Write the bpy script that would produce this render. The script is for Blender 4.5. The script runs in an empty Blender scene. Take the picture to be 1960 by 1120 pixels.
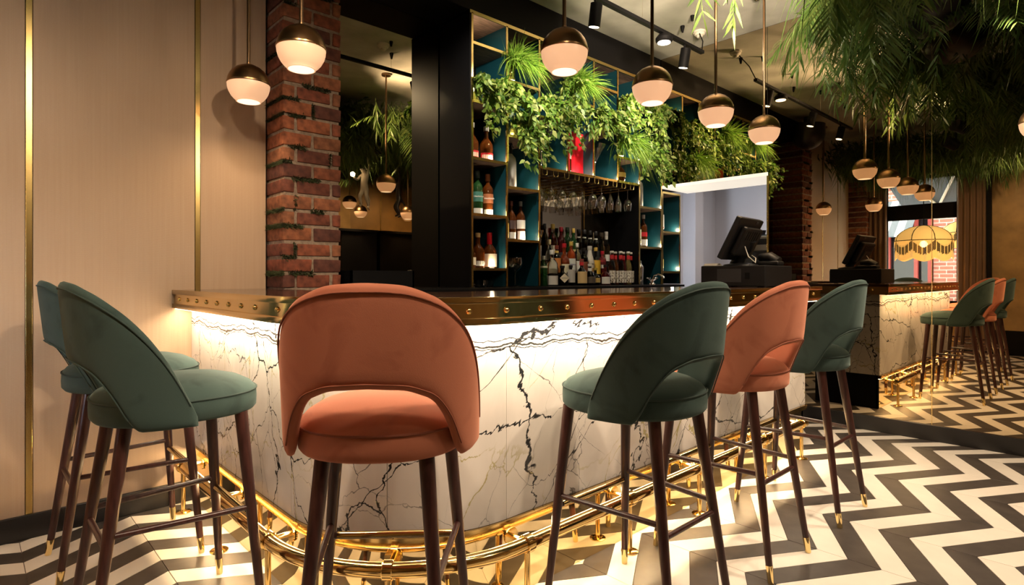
import bpy, bmesh, math, random
import numpy as np
from mathutils import Vector, Matrix
random.seed(11)
RNG = np.random.default_rng(5)
sc = bpy.context.scene
COL = sc.collection
PI = math.pi
R = math.radians

# ------------------------------------------------------------------ camera, world, exposure, large lights
cam_d = bpy.data.cameras.new('camera')
cam_d.sensor_width = 36.0
cam_d.lens = 20.5814
cam_d.shift_y = -30.9 / 1960
cam_d.clip_start = 0.02
cam = bpy.data.objects.new('camera', cam_d)
cam.location = (0, 0, 1.15)
cam.rotation_euler = (PI / 2, 0, R(46.902 - 90))
COL.objects.link(cam)
sc.camera = cam

world = bpy.data.worlds.new('sky')
sc.world = world
world.use_nodes = True
bg = world.node_tree.nodes['Background']
bg.inputs[0].default_value = (0.72, 0.84, 1.0, 1)
bg.inputs[1].default_value = 9.0

sc.view_settings.view_transform = 'Standard'
sc.view_settings.look = 'None'
sc.view_settings.exposure = 1.0
sc.view_settings.gamma = 1.0
sc.view_settings.use_curve_mapping = False
sc.cycles.use_denoising = True
sc.cycles.max_bounces = 9
sc.cycles.use_adaptive_sampling = True
sc.cycles.adaptive_threshold = 0.035
sc.cycles.transparent_max_bounces = 24
sc.cycles.sample_clamp_indirect = 6.0
sc.cycles.caustics_reflective = False
sc.cycles.caustics_refractive = False

WARM = (1.0, 0.70, 0.42)
WARMER = (1.0, 0.62, 0.30)

def lamp(name, kind, loc, power, color, target=None, size=None, size_y=None, angle=60, blend=0.6, radius=0.03):
    d = bpy.data.lights.new(name, kind)
    d.energy = power
    d.color = color
    if kind == 'AREA':
        d.shape = 'RECTANGLE' if size_y else 'DISK'
        d.size = size
        if size_y:
            d.size_y = size_y
    elif kind == 'SPOT':
        d.spot_size = R(angle)
        d.spot_blend = blend
        d.shadow_soft_size = radius
    else:
        d.shadow_soft_size = radius
    o = bpy.data.objects.new(name, d)
    COL.objects.link(o)
    o.location = loc
    if target is not None:
        v = Vector(target) - Vector(loc)
        o.rotation_euler = v.to_track_quat('-Z', 'Y').to_euler()
    return o

# ceiling spotlights among the guests' side plants, plus added fill lamps (position, target, watts, cone)
CEILING_SPOTS = [
    ((0.10, 0.95, 2.72), (0.75, 2.9, 0.5), 46, 90),
    ((1.55, 0.25, 2.72), (1.75, 1.1, 0.5), 42, 62),
    ((2.75, 0.15, 2.72), (2.45, 1.1, 0.2), 85, 95),
    ((3.90, 0.35, 2.72), (3.65, 0.85, 0.0), 92, 95),
    ((2.55, 1.36, 2.55), (3.9, 2.35, 3.26), 110, 62),  # added out of view to brighten the ceiling over the bar
    ((2.95, 1.22, 2.62), (4.35, 2.25, 3.26), 150, 84),  # second added uplight, for the ceiling beside the mirror
    ((4.10, -1.00, 2.60), (4.5, -2.4, 1.4), 55, 100),  # added to brighten the rear wall in the back mirror
    ((0.80, 0.30, 2.65), (0.5, 3.3, 0.9), 74, 92),
    ((2.20, -1.10, 2.55), (2.3, 2.0, 0.9), 20, 100),
    ((0.55, 0.75, 2.62), (-1.2, 1.15, 1.4), 45, 100),  # added fill for the street wall's reflection
]
for i, (p, t, w, a) in enumerate(CEILING_SPOTS):
    lamp('ceiling_spot_light', 'SPOT', p, w, (1.0, 0.77, 0.54), t, angle=a, blend=0.8, radius=0.06)

# ------------------------------------------------------------------ materials
MATS = {}
def nodes_of(name):
    m = bpy.data.materials.new(name)
    m.use_nodes = True
    nt = m.node_tree
    b = nt.nodes['Principled BSDF']
    MATS[name] = m
    return m, nt, b

def setp(b, **k):
    for key, val in k.items():
        inp = b.inputs.get(key.replace('_', ' '))
        if inp is None:
            continue
        inp.default_value = val

def rgb(c):
    return (c[0], c[1], c[2], 1.0)

def mat(name, color, rough=0.5, metal=0.0, spec=0.5, var=0.0, vscale=20.0, bump=0.0, bscale=60.0, emit=None, estr=0.0, stretch=None, **kw):
    m, nt, b = nodes_of(name)
    setp(b, Base_Color=rgb(color), Roughness=rough, Metallic=metal)
    b.inputs['Specular IOR Level'].default_value = spec
    if emit:
        b.inputs['Emission Color'].default_value = rgb(emit)
        b.inputs['Emission Strength'].default_value = estr
    for k, v in kw.items():
        setp(b, **{k: v})
    if var or bump:
        tc = nt.nodes.new('ShaderNodeTexCoord')
        mp = nt.nodes.new('ShaderNodeMapping')
        nt.links.new(tc.outputs['Object'], mp.inputs[0])
        if stretch:
            mp.inputs['Scale'].default_value = stretch
    if var:
        n = nt.nodes.new('ShaderNodeTexNoise')
        n.inputs['Scale'].default_value = vscale
        n.inputs['Detail'].default_value = 5
        nt.links.new(mp.outputs[0], n.inputs['Vector'])
        r = nt.nodes.new('ShaderNodeValToRGB')
        r.color_ramp.elements[0].position = 0.3
        r.color_ramp.elements[1].position = 0.7
        r.color_ramp.elements[0].color = rgb([c * (1 - var) for c in color])
        r.color_ramp.elements[1].color = rgb([min(1, c * (1 + var)) for c in color])
        nt.links.new(n.outputs['Fac'], r.inputs[0])
        nt.links.new(r.outputs[0], b.inputs['Base Color'])
    if bump:
        n2 = nt.nodes.new('ShaderNodeTexNoise')
        n2.inputs['Scale'].default_value = bscale
        n2.inputs['Detail'].default_value = 4
        nt.links.new(mp.outputs[0], n2.inputs['Vector'])
        bp = nt.nodes.new('ShaderNodeBump')
        bp.inputs['Strength'].default_value = bump
        bp.inputs['Distance'].default_value = 0.01
        nt.links.new(n2.outputs['Fac'], bp.inputs['Height'])
        nt.links.new(bp.outputs[0], b.inputs['Normal'])
    return m

# velvet
def velvet(name, col, dark):
    m, nt, b = nodes_of(name)
    tc = nt.nodes.new('ShaderNodeTexCoord')
    n = nt.nodes.new('ShaderNodeTexNoise')
    n.inputs['Scale'].default_value = 7
    n.inputs['Detail'].default_value = 6
    n.inputs['Distortion'].default_value = 1.2
    r = nt.nodes.new('ShaderNodeValToRGB')
    r.color_ramp.elements[0].position = 0.30
    r.color_ramp.elements[1].position = 0.50
    r.color_ramp.elements[0].color = rgb(dark)
    r.color_ramp.elements[1].color = rgb(col)
    nt.links.new(tc.outputs['Object'], n.inputs['Vector'])
    nt.links.new(n.outputs['Fac'], r.inputs[0])
    nt.links.new(r.outputs[0], b.inputs['Base Color'])
    n2 = nt.nodes.new('ShaderNodeTexNoise')
    n2.inputs['Scale'].default_value = 420
    nt.links.new(tc.outputs['Object'], n2.inputs['Vector'])
    bp = nt.nodes.new('ShaderNodeBump')
    bp.inputs['Strength'].default_value = 0.12
    bp.inputs['Distance'].default_value = 0.002
    nt.links.new(n2.outputs['Fac'], bp.inputs['Height'])
    nt.links.new(bp.outputs[0], b.inputs['Normal'])
    setp(b, Roughness=0.85, Sheen_Weight=0.55, Sheen_Roughness=0.35)
    b.inputs['Sheen Tint'].default_value = rgb([min(1, c * 2.2 + 0.12) for c in col])
    b.inputs['Specular IOR Level'].default_value = 0.2
    return m

velvet('green_velvet', (0.044, 0.074, 0.068), (0.028, 0.049, 0.046))
velvet('orange_velvet', (0.46, 0.165, 0.098), (0.37, 0.122, 0.072))
mat('green_piping', (0.022, 0.045, 0.040), 0.8)
mat('orange_piping', (0.26, 0.075, 0.038), 0.8)

def wood_mat(name, c1, c2, rough=0.3, scale=(3, 3, 40)):
    m, nt, b = nodes_of(name)
    tc = nt.nodes.new('ShaderNodeTexCoord')
    mp = nt.nodes.new('ShaderNodeMapping')
    mp.inputs['Scale'].default_value = scale
    n = nt.nodes.new('ShaderNodeTexNoise')
    n.inputs['Scale'].default_value = 3
    n.inputs['Detail'].default_value = 6
    r = nt.nodes.new('ShaderNodeValToRGB')
    r.color_ramp.elements[0].position = 0.35
    r.color_ramp.elements[1].position = 0.65
    r.color_ramp.elements[0].color = rgb(c1)
    r.color_ramp.elements[1].color = rgb(c2)
    nt.links.new(tc.outputs['Object'], mp.inputs[0])
    nt.links.new(mp.outputs[0], n.inputs['Vector'])
    nt.links.new(n.outputs['Fac'], r.inputs[0])
    nt.links.new(r.outputs[0], b.inputs['Base Color'])
    setp(b, Roughness=rough)
    return m

wood_mat('leg_wood', (0.030, 0.011, 0.010), (0.065, 0.024, 0.020), 0.28, (25, 25, 3))
wood_mat('shelf_wood', (0.10, 0.060, 0.042), (0.26, 0.17, 0.125), 0.45, (4, 40, 40))
mat('brass', (0.88, 0.62, 0.25), 0.13, 1.0, bump=0.01, bscale=8)
mat('brass_strip', (0.83, 0.62, 0.24), 0.22, 1.0)
mat('cap_brass', (0.90, 0.70, 0.33), 0.12, 1.0)
mat('edge_bronze', (0.80, 0.58, 0.28), 0.15, 1.0, bump=0.015, bscale=5)
mat('shade_bronze', (0.46, 0.275, 0.135), 0.28, 1.0)
mat('rod_bronze', (0.21, 0.13, 0.07), 0.36, 1.0)
mat('kick_mirror', (0.90, 0.73, 0.42), 0.03, 1.0)
mat('bronze_mirror', (0.58, 0.47, 0.31), 0.006, 1.0)
mat('back_mirror', (0.50, 0.41, 0.28), 0.01, 1.0)
mat('bar_top', (0.060, 0.032, 0.022), 0.10, 0.0, spec=0.9, var=0.3, vscale=3)
mat('black_lacquer', (0.005, 0.005, 0.006), 0.5, spec=0.12)
mat('black_matt', (0.005, 0.005, 0.006), 0.6, spec=0.15)
mat('black_skirting', (0.012, 0.011, 0.012), 0.35, bump=0.05, bscale=30)
mat('black_plastic', (0.007, 0.007, 0.008), 0.45, spec=0.35, bump=0.02, bscale=200)
mat('grey_plastic', (0.03, 0.03, 0.034), 0.4)
mat('teal_lacquer', (0.006, 0.046, 0.066), 0.34)
mat('white_plastic', (0.72, 0.68, 0.60), 0.4)
mat('chrome', (0.85, 0.84, 0.82), 0.08, 1.0)
mat('steel', (0.62, 0.58, 0.54), 0.28, 1.0)
mat('mortar', (0.30, 0.225, 0.165), 0.95, var=0.3, vscale=40, bump=0.5, bscale=80)
mat('white_wall', (0.58, 0.555, 0.55), 0.7)
mat('gold_plaster', (0.42, 0.27, 0.11), 0.45, var=0.25, vscale=4, bump=0.05)
mat('curtain_cloth', (0.20, 0.115, 0.065), 0.85, Sheen_Weight=0.3)
mat('shade_glass', (0.85, 0.60, 0.42), 0.3, emit=(1.0, 0.54, 0.29), estr=0.36)
mat('bulb_glow', (1, 0.9, 0.75), 0.4, emit=(1.0, 0.76, 0.52), estr=0.85)
mat('led', (1, 0.9, 0.7), 0.4, emit=(1.0, 0.80, 0.56), estr=6.0)
mat('lintel_glow', (0.9, 0.88, 0.82), 0.5, emit=(1.0, 0.90, 0.76), estr=0.40)  # emission stands in for the light on the lintel's underside
mat('puck_glow', (1, 0.9, 0.7), 0.4, emit=(1.0, 0.85, 0.58), estr=7.0)
mat('small_puck', (1, 0.9, 0.7), 0.4, emit=(1.0, 0.85, 0.58), estr=1.6)
mat('machine_steel', (0.34, 0.31, 0.28), 0.33, 1.0)
mat('spot_glow', (1, 0.95, 0.85), 0.4, emit=(1.0, 0.85, 0.65), estr=3.0)
mat('red_card', (0.62, 0.010, 0.022), 0.38)
mat('paper', (0.75, 0.73, 0.68), 0.8)
mat('moss', (0.035, 0.045, 0.012), 0.95, var=0.6, vscale=60)
mat('moss_yellow', (0.30, 0.27, 0.03), 0.95, var=0.6, vscale=90, bump=0.6, bscale=150)
mat('duct_black', (0.022, 0.018, 0.022), 0.35)
mat('monkey_white', (0.55, 0.50, 0.43), 0.5)
mat('red_frame', (0.33, 0.05, 0.045), 0.5)
mat('awning_dark', (0.10, 0.12, 0.15), 0.7)
mat('awning_light', (0.55, 0.60, 0.65), 0.7)
mat('street', (0.25, 0.25, 0.25), 0.8)
mat('lamp_fabric', (0.85, 0.62, 0.26), 0.8, emit=(1.0, 0.66, 0.24), estr=0.50)
mat('lamp_fringe', (0.85, 0.62, 0.24), 0.9, emit=(1.0, 0.64, 0.22), estr=0.55)
mat('fringe_dark', (0.02, 0.015, 0.01), 0.9)
mat('ceiling_plaster', (0.50, 0.50, 0.45), 0.75, var=0.22, vscale=3, bump=0.06, bscale=12)
mat('tile_white', (0.80, 0.745, 0.67), 0.36, var=0.05, vscale=6, bump=0.01, bscale=20)
mat('tile_dark', (0.055, 0.047, 0.043), 0.40, var=0.35, vscale=9, bump=0.02, bscale=30)
mat('grout', (0.16, 0.13, 0.11), 0.9)
mat('screen_face', (0.02, 0.02, 0.025), 0.1)
mat('cream_label', (0.80, 0.74, 0.62), 0.6)

# fabric wall covering: fine weave and faint vertical streaks
def fabric():
    m, nt, b = nodes_of('wall_fabric')
    tc = nt.nodes.new('ShaderNodeTexCoord')
    mp = nt.nodes.new('ShaderNodeMapping')
    mp.inputs['Scale'].default_value = (85, 85, 2.2)
    n = nt.nodes.new('ShaderNodeTexNoise')
    n.inputs['Scale'].default_value = 1.0
    n.inputs['Detail'].default_value = 6
    nt.links.new(tc.outputs['Object'], mp.inputs[0])
    nt.links.new(mp.outputs[0], n.inputs['Vector'])
    r = nt.nodes.new('ShaderNodeValToRGB')
    r.color_ramp.elements[0].position = 0.30
    r.color_ramp.elements[1].position = 0.70
    r.color_ramp.elements[0].color = rgb((0.545, 0.385, 0.255))
    r.color_ramp.elements[1].color = rgb((0.575, 0.412, 0.275))
    nt.links.new(n.outputs['Fac'], r.inputs[0])
    w1 = nt.nodes.new('ShaderNodeTexWave'); w1.bands_direction = 'X'
    w2 = nt.nodes.new('ShaderNodeTexWave'); w2.bands_direction = 'Z'
    for w in (w1, w2):
        w.inputs['Scale'].default_value = 95
        w.inputs['Distortion'].default_value = 2.2
        w.inputs['Detail'].default_value = 2
        w.inputs['Detail Scale'].default_value = 3
        nt.links.new(tc.outputs['Object'], w.inputs['Vector'])
    mx = nt.nodes.new('ShaderNodeMath'); mx.operation = 'MULTIPLY'
    nt.links.new(w1.outputs['Fac'], mx.inputs[0]); nt.links.new(w2.outputs['Fac'], mx.inputs[1])
    mul = nt.nodes.new('ShaderNodeMixRGB'); mul.blend_type = 'MULTIPLY'
    mul.inputs[0].default_value = 0.35
    nt.links.new(r.outputs[0], mul.inputs[1])
    rr = nt.nodes.new('ShaderNodeValToRGB')
    rr.color_ramp.elements[0].color = (0.55, 0.55, 0.55, 1)
    nt.links.new(mx.outputs[0], rr.inputs[0])
    nt.links.new(rr.outputs[0], mul.inputs[2])
    nt.links.new(mul.outputs[0], b.inputs['Base Color'])
    bp = nt.nodes.new('ShaderNodeBump')
    bp.inputs['Strength'].default_value = 0.15
    bp.inputs['Distance'].default_value = 0.003
    nt.links.new(mx.outputs[0], bp.inputs['Height'])
    nt.links.new(bp.outputs[0], b.inputs['Normal'])
    setp(b, Roughness=0.7, Sheen_Weight=0.25)
    b.inputs['Specular IOR Level'].default_value = 0.3
fabric()

def brick_mat():
    m, nt, b = nodes_of('brick_clay')
    tc = nt.nodes.new('ShaderNodeTexCoord')
    oi = nt.nodes.new('ShaderNodeObjectInfo')
    r = nt.nodes.new('ShaderNodeValToRGB')
    e = r.color_ramp.elements
    e[0].position = 0.0; e[0].color = rgb((0.10, 0.036, 0.026))
    e[1].position = 1.0; e[1].color = rgb((0.33, 0.105, 0.046))
    x = e.new(0.45); x.color = rgb((0.25, 0.072, 0.037))
    x = e.new(0.75); x.color = rgb((0.28, 0.115, 0.055))
    nt.links.new(oi.outputs['Random'], r.inputs[0])
    n = nt.nodes.new('ShaderNodeTexNoise')
    n.inputs['Scale'].default_value = 26
    n.inputs['Detail'].default_value = 7
    nt.links.new(tc.outputs['Object'], n.inputs['Vector'])
    r2 = nt.nodes.new('ShaderNodeValToRGB')
    r2.color_ramp.elements[0].position = 0.3; r2.color_ramp.elements[0].color = (0.45, 0.42, 0.42, 1)
    r2.color_ramp.elements[1].position = 0.7; r2.color_ramp.elements[1].color = (1.25, 1.2, 1.15, 1)
    nt.links.new(n.outputs['Fac'], r2.inputs[0])
    mul = nt.nodes.new('ShaderNodeMixRGB'); mul.blend_type = 'MULTIPLY'; mul.inputs[0].default_value = 1
    nt.links.new(r.outputs[0], mul.inputs[1]); nt.links.new(r2.outputs[0], mul.inputs[2])
    nt.links.new(mul.outputs[0], b.inputs['Base Color'])
    bp = nt.nodes.new('ShaderNodeBump'); bp.inputs['Strength'].default_value = 0.5; bp.inputs['Distance'].default_value = 0.006
    nt.links.new(n.outputs['Fac'], bp.inputs['Height']); nt.links.new(bp.outputs[0], b.inputs['Normal'])
    setp(b, Roughness=0.85)
brick_mat()

def facade_mat():
    m, nt, b = nodes_of('facade_brick')
    tc = nt.nodes.new('ShaderNodeTexCoord')
    mp = nt.nodes.new('ShaderNodeMapping')
    mp.inputs['Rotation'].default_value = (R(90), 0, R(90))
    t = nt.nodes.new('ShaderNodeTexBrick')
    t.inputs['Color1'].default_value = rgb((0.42, 0.16, 0.12))
    t.inputs['Color2'].default_value = rgb((0.32, 0.11, 0.09))
    t.inputs['Mortar'].default_value = rgb((0.55, 0.47, 0.43))
    t.inputs['Scale'].default_value = 1.0
    t.inputs['Brick Width'].default_value = 0.24
    t.inputs['Row Height'].default_value = 0.08
    t.inputs['Mortar Size'].default_value = 0.008
    sep = nt.nodes.new('ShaderNodeSeparateXYZ'); cmb = nt.nodes.new('ShaderNodeCombineXYZ')
    nt.links.new(tc.outputs['Object'], sep.inputs[0])
    nt.links.new(sep.outputs['Y'], cmb.inputs['X']); nt.links.new(sep.outputs['Z'], cmb.inputs['Y'])
    nt.links.new(cmb.outputs[0], t.inputs['Vector'])
    nt.links.new(t.outputs['Color'], b.inputs['Base Color'])
    setp(b, Roughness=0.9)
facade_mat()

def marble():
    m, nt, b = nodes_of('marble')
    L = nt.links
    def N(t): return nt.nodes.new(t)
    tc = N('ShaderNodeTexCoord')
    def distort(vec, scale, amt, seed):
        n = N('ShaderNodeTexNoise'); n.inputs['Scale'].default_value = scale; n.inputs['Detail'].default_value = 5
        off = N('ShaderNodeVectorMath'); off.operation = 'ADD'; off.inputs[1].default_value = (seed, seed * 1.7, -seed)
        L.new(vec, off.inputs[0]); L.new(off.outputs[0], n.inputs['Vector'])
        s = N('ShaderNodeVectorMath'); s.operation = 'SUBTRACT'; s.inputs[1].default_value = (0.5, 0.5, 0.5)
        L.new(n.outputs['Color'], s.inputs[0])
        k = N('ShaderNodeVectorMath'); k.operation = 'SCALE'; k.inputs['Scale'].default_value = amt
        L.new(s.outputs[0], k.inputs[0])
        a = N('ShaderNodeVectorMath'); a.operation = 'ADD'
        L.new(vec, a.inputs[0]); L.new(k.outputs[0], a.inputs[1])
        return a.outputs[0]
    def vein(rot, scale, vscale, width, d1, d2, seed, maskscale, mlo, mhi):
        m0 = N('ShaderNodeMapping'); m0.inputs['Rotation'].default_value = rot
        L.new(tc.outputs['Object'], m0.inputs[0])
        mp = N('ShaderNodeMapping'); mp.inputs['Scale'].default_value = scale
        L.new(m0.outputs[0], mp.inputs[0])
        v = distort(mp.outputs[0], 1.6, d1, seed)
        v = distort(v, 9, d2, seed + 3)
        v = distort(v, 40, d2 * 0.25, seed + 5)
        vo = N('ShaderNodeTexVoronoi'); vo.feature = 'DISTANCE_TO_EDGE'; vo.inputs['Scale'].default_value = vscale
        L.new(v, vo.inputs['Vector'])
        # width varies
        wn = N('ShaderNodeTexNoise'); wn.inputs['Scale'].default_value = 4.5; wn.inputs['Detail'].default_value = 3
        L.new(tc.outputs['Object'], wn.inputs['Vector'])
        wr = N('ShaderNodeMapRange'); wr.inputs['From Min'].default_value = 0.3; wr.inputs['From Max'].default_value = 0.7
        wr.inputs['To Min'].default_value = width * 0.25; wr.inputs['To Max'].default_value = width * 1.25
        L.new(wn.outputs['Fac'], wr.inputs['Value'])
        dv = N('ShaderNodeMath'); dv.operation = 'DIVIDE'
        L.new(vo.outputs['Distance'], dv.inputs[0]); L.new(wr.outputs[0], dv.inputs[1])
        inv = N('ShaderNodeMapRange'); inv.inputs['From Min'].default_value = 0.55; inv.inputs['From Max'].default_value = 1.0
        inv.inputs['To Min'].default_value = 1; inv.inputs['To Max'].default_value = 0
        L.new(dv.outputs[0], inv.inputs['Value'])
        mn = N('ShaderNodeTexNoise'); mn.inputs['Scale'].default_value = maskscale; mn.inputs['Detail'].default_value = 2
        mo = N('ShaderNodeVectorMath'); mo.operation = 'ADD'; mo.inputs[1].default_value = (seed * 2.1, 3, seed)
        L.new(tc.outputs['Object'], mo.inputs[0]); L.new(mo.outputs[0], mn.inputs['Vector'])
        mr = N('ShaderNodeMapRange'); mr.inputs['From Min'].default_value = mlo; mr.inputs['From Max'].default_value = mhi
        L.new(mn.outputs['Fac'], mr.inputs['Value'])
        o = N('ShaderNodeMath'); o.operation = 'MULTIPLY'
        L.new(inv.outputs[0], o.inputs[0]); L.new(mr.outputs[0], o.inputs[1])
        return o.outputs[0]
    base = N('ShaderNodeTexNoise'); base.inputs['Scale'].default_value = 2.2; base.inputs['Detail'].default_value = 6; base.inputs['Distortion'].default_value = 1.5
    L.new(tc.outputs['Object'], base.inputs['Vector'])
    br = N('ShaderNodeValToRGB')
    br.color_ramp.elements[0].position = 0.30; br.color_ramp.elements[0].color = rgb((0.66, 0.61, 0.57))
    br.color_ramp.elements[1].position = 0.62; br.color_ramp.elements[1].color = rgb((0.80, 0.75, 0.70))
    L.new(base.outputs['Fac'], br.inputs[0])
    cur = br.outputs[0]
    for (rot, scl, vs, w, d1, d2, seed, ms, lo, hi, col) in (
        ((0.1, R(-40), 0.2), (1, 1, 0.40), 3.2, 0.010, 0.35, 0.10, 1.0, 2.2, 0.44, 0.54, (0.50, 0.44, 0.22)),
        ((0.1, R(-28), 0.4), (1.0, 1.0, 0.34), 5.0, 0.006, 0.26, 0.07, 7.0, 1.6, 0.40, 0.52, (0.16, 0.15, 0.15)),
        ((0.1, R(55), 0.4), (1.0, 1.0, 0.45), 4.2, 0.0055, 0.26, 0.07, 9.0, 1.9, 0.46, 0.54, (0.20, 0.18, 0.17)),
        ((0.0, R(-48), 0.0), (0.9, 0.9, 0.36), 2.3, 0.0055, 0.34, 0.09, 4.0, 1.3, 0.32, 0.42, (0.022, 0.022, 0.024)),
        ((0.2, R(-68), 0.1), (1.0, 1.0, 0.50), 1.3, 0.0055, 0.30, 0.09, 12.0, 1.0, 0.32, 0.42, (0.02, 0.02, 0.022)),
    ):
        f = vein(rot, scl, vs, w, d1, d2, seed, ms, lo, hi)
        mx = N('ShaderNodeMixRGB')
        L.new(f, mx.inputs[0]); L.new(cur, mx.inputs[1]); mx.inputs[2].default_value = rgb(col)
        cur = mx.outputs[0]
    # the long broken vein that runs below the counter
    dv_ = distort(distort(tc.outputs['Object'], 2.2, 0.16, 2.0), 14, 0.035, 6.0)
    sx = N('ShaderNodeSeparateXYZ'); L.new(dv_, sx.inputs[0])
    for zc_v, wd in ((0.915, 0.0035), (0.935, 0.0022), (0.905, 0.0016)):
        sb = N('ShaderNodeMath'); sb.operation = 'SUBTRACT'; sb.inputs[1].default_value = zc_v; L.new(sx.outputs['Z'], sb.inputs[0])
        ab = N('ShaderNodeMath'); ab.operation = 'ABSOLUTE'; L.new(sb.outputs[0], ab.inputs[0])
        mr_ = N('ShaderNodeMapRange'); mr_.inputs['From Min'].default_value = wd * 0.6; mr_.inputs['From Max'].default_value = wd * 1.5
        mr_.inputs['To Min'].default_value = 1; mr_.inputs['To Max'].default_value = 0; L.new(ab.outputs[0], mr_.inputs['Value'])
        mx = N('ShaderNodeMixRGB'); L.new(mr_.outputs[0], mx.inputs[0]); L.new(cur, mx.inputs[1]); mx.inputs[2].default_value = rgb((0.03, 0.03, 0.03)); cur = mx.outputs[0]
    L.new(cur, b.inputs['Base Color'])
    setp(b, Roughness=0.12)
marble()

def leaf_mat(name, cols, trans=0.35, rough=0.45):
    m, nt, b = nodes_of(name)
    g = nt.nodes.new('ShaderNodeNewGeometry')
    r = nt.nodes.new('ShaderNodeValToRGB')
    e = r.color_ramp.elements
    e[0].position = 0; e[0].color = rgb(cols[0])
    e[1].position = 1; e[1].color = rgb(cols[-1])
    for i, c in enumerate(cols[1:-1]):
        x = e.new((i + 1) / (len(cols) - 1)); x.color = rgb(c)
    nt.links.new(g.outputs['Random Per Island'], r.inputs[0])
    nt.links.new(r.outputs[0], b.inputs['Base Color'])
    setp(b, Roughness=rough)
    b.inputs['Specular IOR Level'].default_value = 0.35
    t = nt.nodes.new('ShaderNodeBsdfTranslucent')
    nt.links.new(r.outputs[0], t.inputs['Color'])
    mx = nt.nodes.new('ShaderNodeMixShader'); mx.inputs[0].default_value = trans
    nt.links.new(b.outputs[0], mx.inputs[1]); nt.links.new(t.outputs[0], mx.inputs[2])
    nt.links.new(mx.outputs[0], nt.nodes['Material Output'].inputs[0])
leaf_mat('ivy_leaf', [(0.04, 0.10, 0.012), (0.08, 0.18, 0.02), (0.16, 0.27, 0.035), (0.42, 0.46, 0.15), (0.05, 0.13, 0.018), (0.27, 0.36, 0.06), (0.10, 0.20, 0.025)])
leaf_mat('grass_leaf', [(0.10, 0.24, 0.02), (0.20, 0.36, 0.04), (0.36, 0.50, 0.09)])
leaf_mat('dark_leaf', [(0.035, 0.065, 0.015), (0.07, 0.12, 0.025), (0.11, 0.15, 0.035), (0.05, 0.08, 0.02)])
leaf_mat('palm_leaf', [(0.045, 0.10, 0.02), (0.09, 0.16, 0.035), (0.14, 0.20, 0.05)])

def glass_mat(name, col, rough=0.02):
    m, nt, b = nodes_of(name)
    setp(b, Base_Color=rgb(col), Roughness=rough, Transmission_Weight=1.0 if name in ('glass_clear', 'glass_black') else 0.80, IOR=1.42)
    return m
GLASS = {'amber': (0.42, 0.11, 0.018), 'green': (0.06, 0.25, 0.07), 'clear': (0.93, 0.94, 0.92), 'darkred': (0.28, 0.012, 0.02),
         'black': (0.02, 0.02, 0.022), 'orange': (0.85, 0.14, 0.03), 'rose': (0.7, 0.10, 0.12), 'yellow': (0.80, 0.62, 0.22)}
for k, v in GLASS.items():
    glass_mat('glass_' + k, v)

def thin_glass(name, amt=0.16, tint=(1, 1, 1)):
    m, nt, b = nodes_of(name)
    t = nt.nodes.new('ShaderNodeBsdfTransparent'); t.inputs[0].default_value = rgb(tint)
    g = nt.nodes.new('ShaderNodeBsdfGlossy'); g.inputs['Roughness'].default_value = 0.04
    lw = nt.nodes.new('ShaderNodeLayerWeight'); lw.inputs[0].default_value = 0.35
    mp = nt.nodes.new('ShaderNodeMapRange'); mp.inputs['To Min'].default_value = amt * 0.45; mp.inputs['To Max'].default_value = min(0.9, amt * 4)
    nt.links.new(lw.outputs['Facing'], mp.inputs['Value'])
    mx = nt.nodes.new('ShaderNodeMixShader')
    nt.links.new(mp.outputs[0], mx.inputs[0]); nt.links.new(t.outputs[0], mx.inputs[1]); nt.links.new(g.outputs[0], mx.inputs[2])
    nt.links.new(mx.outputs[0], nt.nodes['Material Output'].inputs[0])
thin_glass('thin_glass', 0.16)
thin_glass('window_glass', 0.05, (0.93, 0.96, 0.97))
mat('frosted', (0.80, 0.78, 0.74), 0.45, Transmission_Weight=0.35)

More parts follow.
